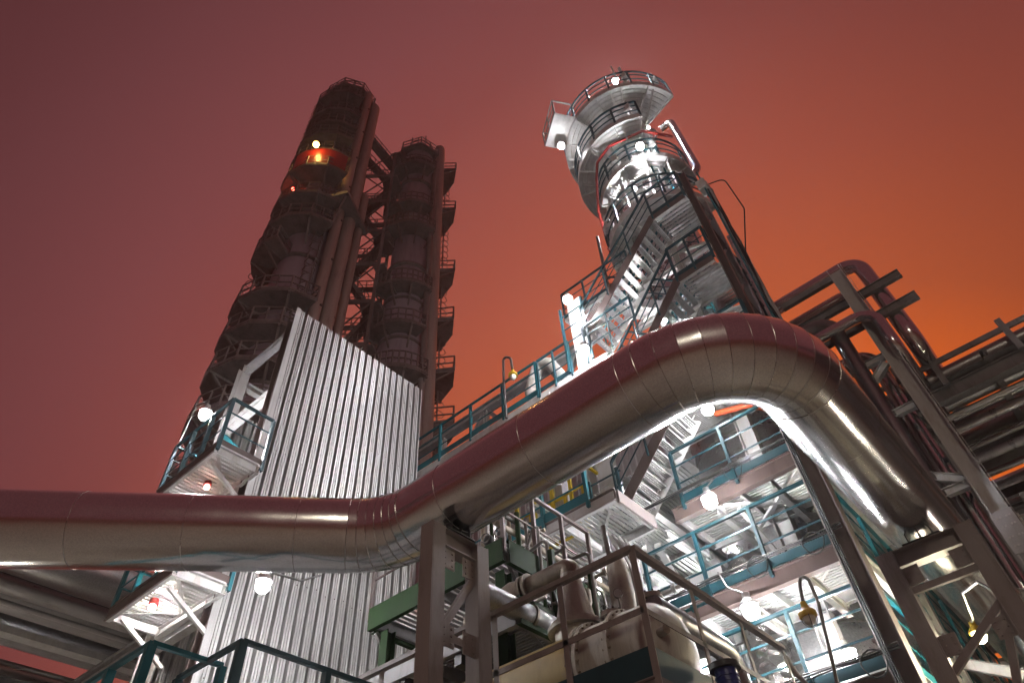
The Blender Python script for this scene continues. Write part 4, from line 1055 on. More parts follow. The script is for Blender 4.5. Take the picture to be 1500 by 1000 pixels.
# cables clipped along the deck edges and down the corner column
cb = thing("edge_cables", "black cable bundles clipped along the teal railed deck edges and down the brown corner column", "cables", (9.7, 3, 8))
random.seed(11)
for z in (8.58, 6.86, 5.12):
    for k in range(3):
        MB().tube([(BX - .12 - .02 * random.random(), 5.2 - i * .42, z + .012 * sin(i * 2.3 + k) + .028 * k) for i in range(9)], .011 + .003 * (k % 2), 7).build("cable", "black" if k != 2 else "conduit", cb)
for k in range(3):
    MB().tube([(BX - .15, BY + .10 - .03 * k + .004 * sin(i * 1.9 + k), 8.9 - i * .7) for i in range(11)], .011, 7).build("cable", "black", cb)
for (y, z) in ((3.05, 8.6), (3.2, 6.9), (2.3, 6.9), (2.2, 5.15)):
    MB().tube([(BX - .15, y + .16 * cos(a) * (1 + .1 * sin(3 * a)), z - .12 + .17 * sin(a)) for a in [i * .5 for i in range(15)]], .011, 6).build("cable_loop", "black", cb)

# ================================================================== SUPPORT PYLON with overhead pipes
py = thing("pipe_pylon", "tall white lattice pylon with two projecting arms against the orange sky", "pylon", (13.0, 0.05, 0))
for (x, y, zt) in ((13.0, .05, 14.6), (15.4, .15, 13.2)):
    o = MB().hbeam((x, y, 0), (x, y, zt), .36, .30, .02, (0, 1, 0)).build("leg", "white" if x < 14 else "grey", py)
    MB().box(x - .165, x + .165, y - .19, y - .181, 0.05, zt).build("cover_plate", "white", o)
g = MB()
for z in (7.1, 7.25):
    for x in (-.12, -.06, .06, .12):
        for dz in (0, .35): g.cyl((13 + x, -.14, z + dz), (13 + x, -.165, z + dz), .018, n=6)
        g.cyl((12.815, .05 + x * .8, z), (12.79, .05 + x * .8, z), .018, n=6); g.cyl((12.815, .05 + x * .8, z + .35), (12.79, .05 + x * .8, z + .35), .018, n=6)
g.build("splice_bolts", "white", py)
MB().box(12.80, 12.815, -.12, .22, 6.98, 7.72).build("splice_plate", "grey", py)
for z in (12.95, 13.75):
    MB().hbeam((13.22, 1.6, z), (13.22, -1.05, z), .12, .22, .014).build("arm", "rack", py)
MB().bar((13.0, .2, 14.45), (13.0, 1.5, 14.45), .12, .16).build("arm", "rack", py)
for a, b in (((13.1, .2, 11.8), (13.1, 1.75, 11.8)), ((13.0, .22, 10.35), (13.0, 1.8, 10.35)), ((13.0, .22, 8.55), (13.0, 1.8, 9.6)), ((13.0, .22, 8.45), (13.0, 1.8, 8.45)), ((13.0, .22, 6.3), (13.0, 1.8, 7.4)), ((13.05, .22, 11.6), (13.05, 1.75, 10.5)), ((13.15, .2, 5.0), (13.15, 1.8, 5.9))):
    MB().hbeam(a, b, .12, .16, .012).build("brace", "white", py)
for z0_, z1_ in ((13.0, 11.9), (10.7, 11.9), (10.6, 9.4), (8.4, 9.3)):
    MB().bar((13.2, .12, z0_), (15.25, .12, z1_), .08, .1).build("lattice", "rack", py)
for z in (11.85, 9.35): MB().bar((13.2, .14, z), (15.25, .14, z), .1, .12).build("lattice", "rack", py)
x2 = 13.3
MB().hbeam((x2, 1.9, 0), (x2, 1.9, 12.6), .25, .25, .016, (0, 1, 0)).build("leg", "grey", py)
ov = "shiny pipes crossing the top of the white pylon"
runs = [(13.45, 15.0, -.48, .19, "fattest shiny overhead pipe that turns down beside the pylon into the dark rack"),
        (13.75, 14.5, -.05, .13, "slimmer shiny overhead pipe bending down just inside the fattest one"),
        (12.75, 12.8, -.12, .13, "overhead pipe bending down at the upper pylon arm"),]
for (x, z, ye, r, lab) in runs:
    tag(MB().tube(fillet([(x, 5.0, z), (x, ye, z), (x, ye, 12.05 if x > 13 else 11.5), (x + 3.5, ye, 12.05 if x > 13 else 11.5)], .42, 8), r, 22).build("overhead_pipe", "clad", None, loc=(x, ye, z)), lab, "pipe", ov)
for (x, z, ya, yb, zb_, r, lab) in ((13.05, 13.4, 2.4, .75, 3.0, .17, "dark overhead pipe with a hairpin bend under the slimmer pipe"), (13.5, 12.4, 3.2, .42, 3.0, .15, "shiny overhead pipe resting on the lower pylon arm")):
    tag(MB().tube(fillet([(x, ya + 1.5, z), (x, yb, z), (x + .05, yb, zb_)], .4, 8), r, 20).build("overhead_pipe", "rackpipe" if r > .16 else "clad", None, loc=(x, yb, z)), lab, "pipe", ov)

# ================================================================== PIPE RACKS
def rack(label, origin, along, across, length, width, zlist, pipes, beams, cols, mat="rack", name="pipe_rack"):
    """along/across unit vectors in plan; pipes=(offset, dz, r); steel only, pipes are things of their own"""
    O = V(origin); A, X = V((*along, 0)), V((*across, 0)); t = thing(name, label, "pipe rack", O)
    for z in zlist:
        for o in beams["girders"]: MB().hbeam(O + X * o + V((0, 0, z)), O + X * o + A * length + V((0, 0, z)), .16, .32, .016).build("girder", mat, t)
        n = int(length / beams["step"])
        for i in range(n + 1):
            p = O + A * (i * beams["step"]) + V((0, 0, z + .27))
            MB().hbeam(p - X * .25, p + X * (width + .2), .13, .2, .012).build("cross_beam", mat, t)
    for (a, x, zt) in cols:
        p = O + A * a + X * x; MB().hbeam(p, p + V((0, 0, zt)), .28, .28, .018).build("column", mat, t)
    return t


# far rack to the right: pipes run along Y
RZ = 11.15
rk1 = rack("dark high pipe rack full of parallel pipes beyond the white pylon", (14.25, 1.6, 0), (0, -1), (1, 0), 42, 5.2, [RZ], None, {"girders": [.1, 2.6, 5.0], "step": 1.5}, [(1, .3, 11.4), (1, 5, 11.4), (8, .3, 11.4), (8, 5, 11.4), (15.5, .3, 11.4), (15.5, 5, 11.4)])
grp = "pipes along the dark high rack"
labs = ["outermost pipe along the open edge of the dark high rack", "second pipe in from the edge of the dark high rack", "third pipe in from the edge of the dark high rack", "thin pipe in the middle of the dark high rack", "fourth thick pipe from the edge of the dark high rack", "thick pale pipe before the inner girder of the dark high rack", "slim pipe beside the inner girder of the dark high rack", "innermost pipe of the dark high rack"]
for k, (x, dz, r) in enumerate(((14.55, .58, .17), (15.05, .55, .15), (15.6, .62, .22), (16.1, .5, .09), (16.6, .6, .19), (17.4, .68, .27), (17.95, .5, .10), (18.7, .66, .24))):
    a, b = (x, 2.2, RZ + dz), (x, -40, RZ + dz)
    tag(MB().tube([a, b], r, 16).build("rack_pipe", "rackpipe", None, loc=a), labs[k], "pipe", grp)
ll2 = ["thin hung pipe at the edge of the dark high rack", "second thin hung pipe of the dark high rack", "third thin hung pipe of the dark high rack", "fourth thin hung pipe of the dark high rack", "fifth thin hung pipe of the dark high rack", "innermost thin hung pipe of the dark high rack"]
for k, (x, r) in enumerate(((14.75, .07), (15.3, .10), (16.2, .06), (16.75, .11), (17.55, .08), (18.25, .10))):
    a, b = (x, 2.0, RZ - .28), (x, -40, RZ - .28)
    tag(MB().tube([a, b], r, 12).build("rack_pipe", "rackpale" if k % 2 else "rackpipe", None, loc=a), ll2[k], "pipe", "thin pipes hung under the dark high rack")
# bracket posts along the edge
g = MB()
for i in range(27): g.bar((14.2, 1.0 - i * 1.5, RZ + .1), (14.2, 1.0 - i * 1.5, RZ + .98), .12, .08)
g.bar((14.2, 1.6, RZ + .72), (14.2, -40, RZ + .72), .06, .12); g.build("edge_rail", "rack", rk1)
g = MB(); g.box(14.35, 15.35, -40, 1.5, RZ + .375, RZ + .395); g.box(17.75, 18.6, -40, 1.5, RZ + .375, RZ + .395); g.build("cable_tray", "rack", rk1)
g = MB()
for i in range(15):
    g.bar((19.3, 1.4 - i * 2.6, RZ - .2), (19.3, -1.2 - i * 2.6, RZ - 1.6), .08, .08); g.bar((19.3, 1.4 - i * 2.6, RZ - 1.6), (19.3, -1.2 - i * 2.6, RZ - .2), .08, .08)
g.bar((19.3, 1.6, RZ - 1.7), (19.3, -40, RZ - 1.7), .14, .14); g.build("lattice_girder", "rack", rk1)
rk2 = rack("second lower dark pipe rack glimpsed behind the white pylon with slits of orange sky", (20.4, 4.0, 0), (0, -1), (1, 0), 44, 9.0, [RZ + .1], None, {"girders": [.1, 4.2, 8.8], "step": 3.0}, [(1, .3, 11.5), (9, .3, 11.5), (16, .3, 11.5), (1, 8.6, 11.5), (9, 8.6, 11.5)])
grp = "pipes along the second dark rack"
ordn = ["first", "second", "third", "fourth", "fifth", "sixth", "seventh", "eighth"]
for k, (x, r) in enumerate(((20.7, .3), (21.6, .26), (22.5, .33), (23.5, .3), (24.5, .36), (25.9, .32), (27.3, .42), (28.9, .38))):
    a, b = (x, 5.0, RZ + .55 + r), (x, -39, RZ + .55 + r)
    tag(MB().tube([a, b], r, 16).build("rack_pipe", "rackpipe", None, loc=a), "%s pipe of the second dark rack counted from its edge toward the pylon" % ordn[k], "pipe", grp)
g = MB(); g.box(21.9, 24.0, -39, 3.9, RZ + .40, RZ + .43); g.box(25.2, 28.6, -39, 3.9, RZ + .40, RZ + .43); g.build("cable_tray", "rack", rk2)
# lower trays seen beside the clad pipe
rk3 = thing("tray_rack", "pale steel trays and beams stacked low behind the far end of the big clad pipe", "pipe rack", (16, .2, 0))
for k, (z, x) in enumerate(((9.6, 17.2), (8.6, 16.8), (7.7, 17.6), (6.8, 16.8), (6.0, 17.4))):
    MB().hbeam((x, 1.6, z), (x, -7, z), .3, .2, .012).build("tray_beam", "grey" if k % 2 else "rack", rk3)
    MB().bar((x - .4, -.5 - .3 * k, z + .15), (x + 1.4, -.5 - .3 * k, z + .15), .12, .14).build("cross_beam", "grey", rk3)
for y in (1.5, -2.2, -6.5): MB().hbeam((17.9, y, 0), (17.9, y, 10), .2, .2, .014, (0, 1, 0)).build("column", "grey", rk3)

# low rack behind the left leg of the clad pipe: pipes run along X
LZ = 8.0
rkl = rack("dark pipe rack running low behind the straight end of the big pipe", (-9, 11.6, 0), (1, 0), (0, 1), 18, 8.2, [LZ], None, {"girders": [5.9, 8.7], "step": 7.3}, [(3, 5.5, 7.7), (3, 8.1, 7.7), (9.5, 5.5, 7.7), (9.5, 8.1, 7.7), (13, 5.5, 7.7)])
grp = "pipes along the low dark rack"
ll = ["fat dark pipe just under the straight run of the big clad pipe", "slim pale pipe under the fat dark one in the low rack", "thick grey pipe second below the fat dark one in the low rack", "thick pipe bordering the gap of red sky in the low rack", "thin line hanging in the gap of red sky in the low rack", "pale pipe below the gap of red sky in the low rack", "bottom pipe of the low dark rack at the picture corner", "thin line between the slim pale pipe and the thick grey one"]
for k, (y, dz, r) in enumerate(((14.05, .95, .42), (15.0, .75, .16), (15.6, .80, .27), (16.85, .78, .30), (17.6, .45, .06), (19.0, .70, .24), (19.95, .75, .30), (15.26, .55, .05))):
    a, b = (-9.5, y, LZ + dz), (9.0, y, LZ + dz); o = MB().tube([a, b], r, 24).build("rack_pipe", "rackpale" if k else "rackpipe", None, loc=a)
    tag(o, ll[k], "pipe", grp)
MB().box(-9, 9, 14.7, 18.4, 9.75, 9.80).build("upper_deck", "rack", rkl)
for y in (14.9, 16.4, 18.2): MB().hbeam((-9, y, 9.6), (9, y, 9.6), .14, .24, .014).build("upper_beam", "rack", rkl)
MB().box(-9, 9, 16.15, 16.42, LZ + .42, LZ + .45).build("cable_tray", "galv", rkl); MB().box(-9, 9, 16.14, 16.15, LZ + .42, LZ + .56).build("tray_edge", "galv", rkl)
for i, (x, y) in enumerate(((1.2, 12.9), (2.1, 16.3))): MB().bar((x, y, LZ - .35), (x + .3, y + 1.0, LZ + .15), .05, .05).build("strut", "galv", rkl)
for i, (x, y, z) in enumerate(((1.15, 13.1, LZ - .1), (.8, 16.6, LZ - .2), (2.4, 18.4, LZ - .1))):
    tag(MB().bar((x, y, z), (x + .22, y + .1, z + .14), .03, .03).build("marker_strip", "yellow", None, loc=(x, y, z)), ("yellow marker strip highest on the low dark rack", "yellow marker strip beside the orange gap of the low rack", "yellow marker strip near the teal rail below the low rack")[i], "marker", "yellow marker strips")

# ================================================================== TALL DARK COLUMNS AND STAIR TOWER BETWEEN THEM
TX, TY = 12.85, 28.2
tl = thing("distillation_column", "tallest dark column with many railed balconies, one amber lamp and fat pipes down its flank", "column", (TX, TY, 0))
TL = math.degrees(math.atan2(-TY, -TX))
MB().lathe(TX, TY, [(1.75, 0), (1.75, 40), (1.62, 41), (1.62, 70.2)], 48).build("shell", "towbody", tl)
MB().sphere((TX, TY, 70.2), 1.62, 40, 10, .6, 0, 1).build("head", "towbody", tl)
g = MB()
for i in range(17): g.lathe(TX, TY, [(1.76 if i < 9 else 1.63, 4 + i * 4.1), (1.86, 4 + i * 4.1 + .05), (1.86, 4.2 + i * 4.1), (1.76 if i < 9 else 1.63, 4.25 + i * 4.1)], 48)
g.build("stiffening_rings", "dark", tl)


def balcony(par, cx, cy, z, base, a0, a1, r, n, mat="dark", rail=None):
    p = MB().sector(cx, cy, z - .10, z, 1.5, r, base + a0, base + a1, n).build("balcony", mat, par)
    g = MB(); A = [radians(base + a0 + (a1 - a0) * i / n) for i in range(n + 1)]; P = [V((cx + r * cos(a), cy + r * sin(a), z)) for a in A]
    inn = [V((cx + 1.7 * cos(A[0]), cy + 1.7 * sin(A[0]), z)), V((cx + 1.7 * cos(A[-1]), cy + 1.7 * sin(A[-1]), z))]
    Q = [inn[0]] + P + [inn[1]]
    for h in (.12, .7, 1.35):
        for i in range(len(Q) - 1): g.bar(Q[i] + V((0, 0, h)), Q[i + 1] + V((0, 0, h)), .07, .085 if h != .12 else .22)
    for q in Q: g.bar(q, q + V((0, 0, 1.38)), .09, .09)
    for i in range(n):
        mdp = (P[i] + P[i + 1]) / 2; g.bar(mdp, mdp + V((0, 0, 1.35)), .08, .08)
    g.build("railing", mat, p)
    g = MB()
    for a in A[::2]:
        g.bar((cx + 1.6 * cos(a), cy + 1.6 * sin(a), z - 1.5), (cx + (r - .15) * cos(a), cy + (r - .15) * sin(a), z - .2), .12, .12)
        g.bar((cx + 1.6 * cos(a), cy + 1.6 * sin(a), z - .18), (cx + r * cos(a), cy + r * sin(a), z - .18), .12, .16)
    g.build("bracket", mat, p)
    return p


for z, a0, a1, r in ((69.3, -160, 60, 2.5), (66.1, -130, 20, 3.05), (62.2, -118, 22, 3.0), (59.6, -105, 22, 3.0), (57.1, -120, 20, 3.1), (54.0, -118, 22, 3.15), (51.1, -122, 22, 3.25), (47.0, -122, 20, 3.2), (43.9, -124, 20, 3.2), (41.0, -128, -40, 3.3), (35.1, -124, 24, 3.35), (32.0, -124, 24, 3.35), (29.0, -124, 24, 3.35), (25.6, -124, 24, 3.35), (22, -124, 24, 3.3)):
    balcony(tl, TX, TY, z, TL, a0, a1, r, 5)
for ang, rr, off, zt in ((40, .40, 2.25, 69.2), (64, .50, 2.6, 68.2), (78, .30, 3.3, 52)):
    a = radians(TL + ang); p = V((TX + off * cos(a), TY + off * sin(a), 0)); hd = V((TX + .9 * cos(a), TY + .9 * sin(a), zt + 1.0))
    MB().tube(fillet([p, p + V((0, 0, zt + 1.0)), hd], .9, 8), rr, 18).build("down_pipe", "towpipe", tl)
g = MB()
for z in range(6, 70, 5):
    for ang, off in ((40, 2.25), (64, 2.6)):
        a = radians(TL + ang); g.bar((TX + 1.5 * cos(a), TY + 1.5 * sin(a), z), (TX + (off + .5) * cos(a), TY + (off + .5) * sin(a), z), .14, .14)
g.build("pipe_brackets", "dark", tl)
a = radians(TL + 52); p = V((TX + 2.5 * cos(a), TY + 2.5 * sin(a), 47.6)); e = V((-sin(a), cos(a), 0)); d = V((cos(a), sin(a), 0))
g = MB(); g.bar(p - e * 1.8 + d * .9, p + e * 1.8 + d * .9, .25, .4); g.bar(p - e * 1.8 - d * .6, p - e * 1.8 + d * 1.0, .25, .4); g.bar(p + e * 1.8 - d * .6, p + e * 1.8 + d * 1.0, .25, .4); g.bar(p + e * 1.7 + d * .8, p + e * .9 - d * .5 - V((0, 0, 3)), .14, .14); g.bar(p - e * 1.7 + d * .8, p - e * .9 - d * .5 - V((0, 0, 3)), .14, .14)
g.bar(p - e * 1.7 + d * .15 + V((0, 0, -.1)), p + e * 1.7 + d * .15 + V((0, 0, -.1)), 1.5, .08)
g.build("support_ledge", "dark", tl)
g = MB()
for k in range(12):
    aa = k * pi / 6; g.tube([(TX + 1.7 * cos(aa), TY + 1.7 * sin(aa), 69.3), (TX + 1.75 * cos(aa), TY + 1.75 * sin(aa), 71.9), (TX + .6 * cos(aa), TY + .6 * sin(aa), 72.6)], .045, 5)
for z in (70.8, 71.8): g.ring((TX, TY, z), (0, 0, 1), 1.76, .05, 32, 5)
g.build("top_guard", "dark", tl)
# red painted sheet in place of red lamplight on the balcony
tag(MB().sector(TX, TY, 51.4, 53.7, 3.20, 3.23, TL - 60, TL + 18, 6).build("red_glow_sheet", "red", None, loc=(TX, TY, 57.2)), "red sheet standing in for red lamp glow on the balcony of the tallest dark column below its amber lamp", "painted glow")

SX_, SY_ = 20.5, 25.9
tr = thing("distillation_column", "shorter dark column with balconies facing away from the tallest one and a separate fat pipe", "column", (SX_, SY_, 0))
TR = math.degrees(math.atan2(-SY_, -SX_))
MB().lathe(SX_, SY_, [(1.65, 0), (1.65, 44), (1.5, 45), (1.5, 65.3), (1.2, 66.5), (.02, 67.0)], 48).build("shell", "towbody", tr)
g = MB()
for i in range(14): g.lathe(SX_, SY_, [(1.45, 6 + i * 4.4), (1.75, 6.05 + i * 4.4), (1.75, 6.25 + i * 4.4), (1.45, 6.3 + i * 4.4)], 48)
g.build("stiffening_rings", "dark", tr)
for z, a0, a1, r in ((65.3, -160, 160, 2.2), (63.8, 80, 150, 3.7), (56.3, 80, 150, 3.7), (46.8, 80, 150, 3.7), (40.3, 75, 150, 3.7), (34.9, 75, 150, 3.8), (30.2, 75, 150, 3.8), (24, 75, 150, 3.8), (50, -60, 40, 2.8), (42, -60, 40, 2.8), (33, -60, 40, 2.8)):
    balcony(tr, SX_, SY_, z, TR, a0, a1, r, 3 if a0 > 0 else 6)
for z in (60.5, 53.5, 37.5):
    balcony(tr, SX_, SY_, z, TR, -75, 35, 2.7, 5)
for par_, cx_, cy__, base_, ang_, zs_ in ((tl, TX, TY, TL, -118, (25, 71)), (tr, SX_, SY_, TR, 118, (24, 66)), (tl, TX, TY, TL, 12, (30, 70))):
    a = radians(base_ + ang_); r_ = 3.0 if abs(ang_) > 50 else 1.95; c = V((cx_ + r_ * cos(a), cy__ + r_ * sin(a), 0)); tdir = V((-sin(a), cos(a), 0)); od = V((cos(a), sin(a), 0)); g = MB()
    for q in (-.28, .28): g.bar(c + tdir * q + V((0, 0, zs_[0])), c + tdir * q + V((0, 0, zs_[1])), .08, .08)
    for k in range(int((zs_[1] - zs_[0]) / .9)):
        z = zs_[0] + k * .9; g.bar(c - tdir * .28 + V((0, 0, z)), c + tdir * .28 + V((0, 0, z)), .05, .05)
        g.tube([c + tdir * (.38 * cos(t)) + od * (.7 * sin(t)) + V((0, 0, z)) for t in [i * pi / 5 for i in range(6)]], .03, 4)
    g.build("caged_ladder", "dark", par_)
a = radians(TR + 72); p = V((SX_ + 2.05 * cos(a), SY_ + 2.05 * sin(a), 0))
MB().tube(fillet([p, p + V((0, 0, 68.2)), p + V((.8, .8, 67))], .5, 6), .5, 20).build("down_pipe", "towpipe", tr)
a = radians(TR + 40); p = V((SX_ + 2.3 * cos(a), SY_ + 2.3 * sin(a), 0))
MB().tube([p, p + V((0, 0, 60))], .22, 14).build("down_pipe", "dark", tr)
g = MB()
for k in range(10):
    aa = k * pi / 5; g.bar((SX_ + 1.2 * cos(aa), SY_ + 1.2 * sin(aa), 66.4), (SX_ + 1.2 * cos(aa), SY_ + 1.2 * sin(aa), 68.4 + .8 * (k % 2)), .08, .08)
g.ring((SX_, SY_, 68.0), (0, 0, 1), 1.2, .05, 24, 5); g.build("top_guard", "dark", tr)

ts = thing("stair_tower", "dark open stair tower linking the two tall dark columns", "stairs", (17.3, 27.4, 0))
o_ = V((17.35, 27.9, 0)); ea_ = V((.66, -.75, 0)).normalized(); eb_ = V((.75, .66, 0)).normalized()
W_, D_ = 1.65, 1.2
corner = [o_ + ea_ * s * W_ + eb_ * q * D_ for s in (-1, 1) for q in (-1, 1)]
for c in corner: MB().bar(c, c + V((0, 0, 63)), .22, .22, ea_).build("column", "dark", ts)
zl = 8.0; k = 0
while zl < 61:
    z2 = zl + 4.6; s = 1 if k % 2 else -1
    MB().bar(o_ + ea_ * s * W_ * .72 - eb_ * D_ + V((0, 0, zl)), o_ + ea_ * s * W_ * .72 + eb_ * D_ + V((0, 0, zl)), W_ * .6, .12).build("landing", "dark", ts)
    g = MB()
    for q in (-1, 1):
        g.bar(o_ - ea_ * W_ + eb_ * q * D_ + V((0, 0, zl)), o_ + ea_ * W_ + eb_ * q * D_ + V((0, 0, zl)), .16, .4)
        g.bar(o_ - ea_ * W_ + eb_ * q * D_ + V((0, 0, zl + 1.1)), o_ + ea_ * W_ + eb_ * q * D_ + V((0, 0, zl + 1.1)), .06, .07)
        g.bar(o_ - ea_ * W_ + eb_ * q * D_ + V((0, 0, zl + .55)), o_ + ea_ * W_ + eb_ * q * D_ + V((0, 0, zl + .55)), .04, .05)
        for i in range(6): g.bar(o_ + ea_ * W_ * (-1 + .4 * i) + eb_ * q * D_ + V((0, 0, zl)), o_ + ea_ * W_ * (-1 + .4 * i) + eb_ * q * D_ + V((0, 0, zl + 1.1)), .05, .05)
    for e in (-1, 1): g.bar(o_ + ea_ * e * W_ - eb_ * D_ + V((0, 0, zl)), o_ + ea_ * e * W_ + eb_ * D_ + V((0, 0, zl)), .14, .3)
    g.build("deck_frame", "dark", ts)
    g = MB(); p0 = o_ + ea_ * s * W_ * .75 - eb_ * .5 * s + V((0, 0, zl)); p1 = o_ - ea_ * s * W_ * .75 - eb_ * .5 * s + V((0, 0, z2))
    for q in (-.5, .5):
        g.bar(p0 + eb_ * q, p1 + eb_ * q, .07, .28); g.bar(p0 + eb_ * q + V((0, 0, 1)), p1 + eb_ * q + V((0, 0, 1)), .05, .06)
        for i in range(6): g.bar(p0 + (p1 - p0) * i / 5 + eb_ * q, p0 + (p1 - p0) * i / 5 + eb_ * q + V((0, 0, 1)), .05, .05)
    for i in range(14):
        c = p0 + (p1 - p0) * (i + .5) / 14; g.bar(c - eb_ * .48, c + eb_ * .48, .26, .05, (0, 0, 1))
    g.build("flight", "dark", ts)
    MB().bar(corner[0] + V((0, 0, zl)), corner[2] + V((0, 0, z2)), .09, .09).build("brace", "dark", ts)
    MB().bar(corner[3] + V((0, 0, zl + .2)), corner[1] + V((0, 0, z2)), .09, .09).build("brace", "dark", ts)
    MB().bar(corner[2] + V((0, 0, z2 - .1)), V((SX_ - 1.4 * ea_.x, SY_ - 1.4 * ea_.y, z2 - .1)), .9, .2).build("link_walkway", "dark", ts)
    zl = z2; k += 1
g = MB(); a_ = V((TX, TY, 64.5)) + ea_ * 1.6; b_ = V((SX_, SY_, 62.5)) - ea_ * 1.6
for q in (-.5, .5):
    g.bar(a_ + eb_ * q, b_ + eb_ * q, .12, .4); g.bar(a_ + eb_ * q + V((0, 0, 1.1)), b_ + eb_ * q + V((0, 0, 1.1)), .06, .07)
    for i in range(9): c = a_ + (b_ - a_) * i / 8 + eb_ * q; g.bar(c, c + V((0, 0, 1.1)), .05, .05); g.bar(c, c + (b_ - a_) / 8 + V((0, 0, -.9 if i % 2 else .9)), .05, .05) if 0 else None
g.bar(a_, b_, 1.0, .08); g.build("top_bridge", "dark", ts)

# ================================================================== GROUND
gr = MB(); gr.box(-600, 600, -600, 600, -.5, 0)
o = gr.build("ground", "ground"); o["kind"] = "structure"

# ================================================================== LAMPS
tp = lambda a, r, z: V((CX + r * cos(radians(TOC + a)), CY + r * sin(radians(TOC + a)), z))
flood(at(902, 119, x=11.6), "white lamp standing highest above the top platform of the silver column", 1200, .13)
flood(at(894, 141, x=11.3), "white lamp on the top rail of the silver column just under the highest lamp", 1100, .14)
flood(at(838, 185, x=10.9), "white lamp near the square corner deck of the silver column, upper of two", 420, .09)
flood(at(822, 214, x=10.6), "white lamp under the square corner deck of the silver column, lower of two", 60, .12)
flood(at(938, 215, x=11.0), "white lamp in the middle of the silver column beside the dark red pipe", 420, .12)
flood(at(930, 277, x=11.25), "small white lamp on the lowest round platform of the silver column", 700, .065)
flood(at(950, 187, x=11.4), "tiny white lamp tucked beside the shiny loop pipe of the silver column", 150, .05)
flood(at(832, 440, x=BX - .4), "white lamp at the top of the white riser duct beside the stairs", 300, .115)
flood(at(855, 515, x=BX - .25), "white lamp under the foot of the upper stair flight", 480, .13, arm=[at(858, 500, x=BX)])
flood(at(1037, 600, x=9.45), "white lamp shining just under the elbow of the big pipe", 260, .11)
flood(at(1040, 735, x=9.35), "white lamp hanging under the upper deck between two teal rails", 320, .12, arm=[at(1046, 700, x=9.7)])
flood(at(1100, 895, x=9.35), "white lamp hanging on a cable under the middle deck", 340, .12, arm=[at(1098, 872, x=9.4), at(1065, 860, x=9.5), at(1052, 838, x=9.7)])
flood((12.2, 6.6, 10.2), "added white fill lamp under the high ribbed deck before the machine house wall", 420, .10)  # added lamp, brightens the inner bay
flood((11.9, 5.4, 7.6), "added white fill lamp under the lower ribbed deck near the foil wrapped pipe", 380, .10)  # also added, fills the space round the foil pipe with light
flood((11.25, 3.9, 14.4), "added hidden fill lamp between the stair flights and the silver column", 480, .09)  # added out of sight to brighten the treads and the column
flood(at(1245, 960, x=10.6), "white lamp half hidden behind the brown corner column on the lowest deck", 300, .10)
flood(at(300, 608, x=3.9), "white lamp on a pole at the corner of the upper shaft landing", 420, .115, arm=[at(303, 590, x=3.9), at(285, 600, x=3.9), at(262, 650, x=3.9)])
flood(at(385, 858, y=8.3), "white lamp hanging under the big pipe before the corrugated sheet", 330, .105, arm=[at(440, 850, y=9.0), at(470, 842, y=9.9)])
flood(at(1435, 932, x=10.5), "warm lit gooseneck lamp under the far end of the big pipe", 300, .085, "lampwarm", (1, .86, .6), arm=[at(1425, 905, x=10.2), at(1410, 868, x=9.6), at(1432, 852, x=9.2), at(1458, 866, x=8.95), at(1476, 905, x=8.9)], cage="yelfit")
flood(at(463, 212, x=TX - 2.9), "amber lamp glowing on a high balcony of the tallest dark column", 130, .24, "lampyel", (1, .6, .2), group="amber lamps on the tall column", cage="dark")
flood(at(480, 234, x=TX - 1.6), "dimmer amber lamp just below the brighter one on the tallest dark column", 45, .16, "lampyel", (1, .6, .2), group="amber lamps on the tall column", cage="dark")
beacon(at(303, 713, x=4.35), "pale red glowing lamp under the upper shaft landing", "lamppink", 30, .055, (1, .5, .4))
beacon(at(258, 868, x=4.3), "red capped lamp under the glowing lower landing, nearer the corrugated sheet", "lamppink", 220, .06, (1, .93, .9))
beacon(at(223, 889, x=4.15), "red capped lamp under the glowing lower landing, at its outer corner", "lamppink", 220, .06, (1, .93, .9))
beacon(at(621, 866, x=6.5), "tiny red lamp under the green platform behind the first portal frame", "lampred", 4, .03, arm=[at(640, 872, x=6.5)])
beacon(at(429, 277, x=TX - 2.3), "red obstruction lamp at the edge of a balcony on the tallest dark column", "lampred", 60, .13)
beacon(at(506, 270, x=TX + .6), "red obstruction lamp between balcony and down pipes of the tallest dark column", "lampred", 500, .16)

# unseen yard floodlight mast assumed behind the viewer, lighting the faces turned this way
def mast(label, p, aim, watts, col):
    p = V(p); t = thing("assumed_floodlight_mast", label, "floodlight mast", (p.x, p.y, 0), "assumed yard floodlight masts")
    MB().cyl((p.x, p.y, 0), (p.x, p.y, p.z - .3), .16, .09, 16).build("pole", "grey", t)
    d = (V(aim) - p).normalized()
    MB().bar(p - d * .25, p - d * .02, .6, .5).build("housing", "grey", t)
    MB().bar(p - d * .02, p, .52, .42).build("lens", "lampwarm", t)
    point(t, p + d * .45, watts, col, .3)


mast("assumed grey mast with a floodlight standing in the yard facing the corrugated shaft", (-9, -7, 13), (6, 8, 7), 105, (1, .9, .72))  # assumed lamp out of view, lights the shaft and other facing surfaces
def uplight(x, y, lab, watts):
    """added pole with a fill lamp whose bowl faces up"""
    z, r = 2.9, .12; t = thing("added_lamp_pole", lab, "lamp pole", (x, y, 0), "added fill lamp poles under the pipe racks")
    MB().cyl((x, y, 0), (x, y, z - .2), .04, n=10).build("pole", "conduit", t)
    MB().lathe(x, y, [(.001, z - .24), (r * .6, z - .22), (r * 1.15, z - .1), (r * 1.15, z - .06), (.001, z - .05)], 18).build("housing", "yelfit", t)
    MB().sphere((x, y, z), r * .97, 16, 10, 1, -.5, 1).build("bowl", "lampwarm", t)
    point(t, (x, y, z), watts, (1, .93, .84), r)


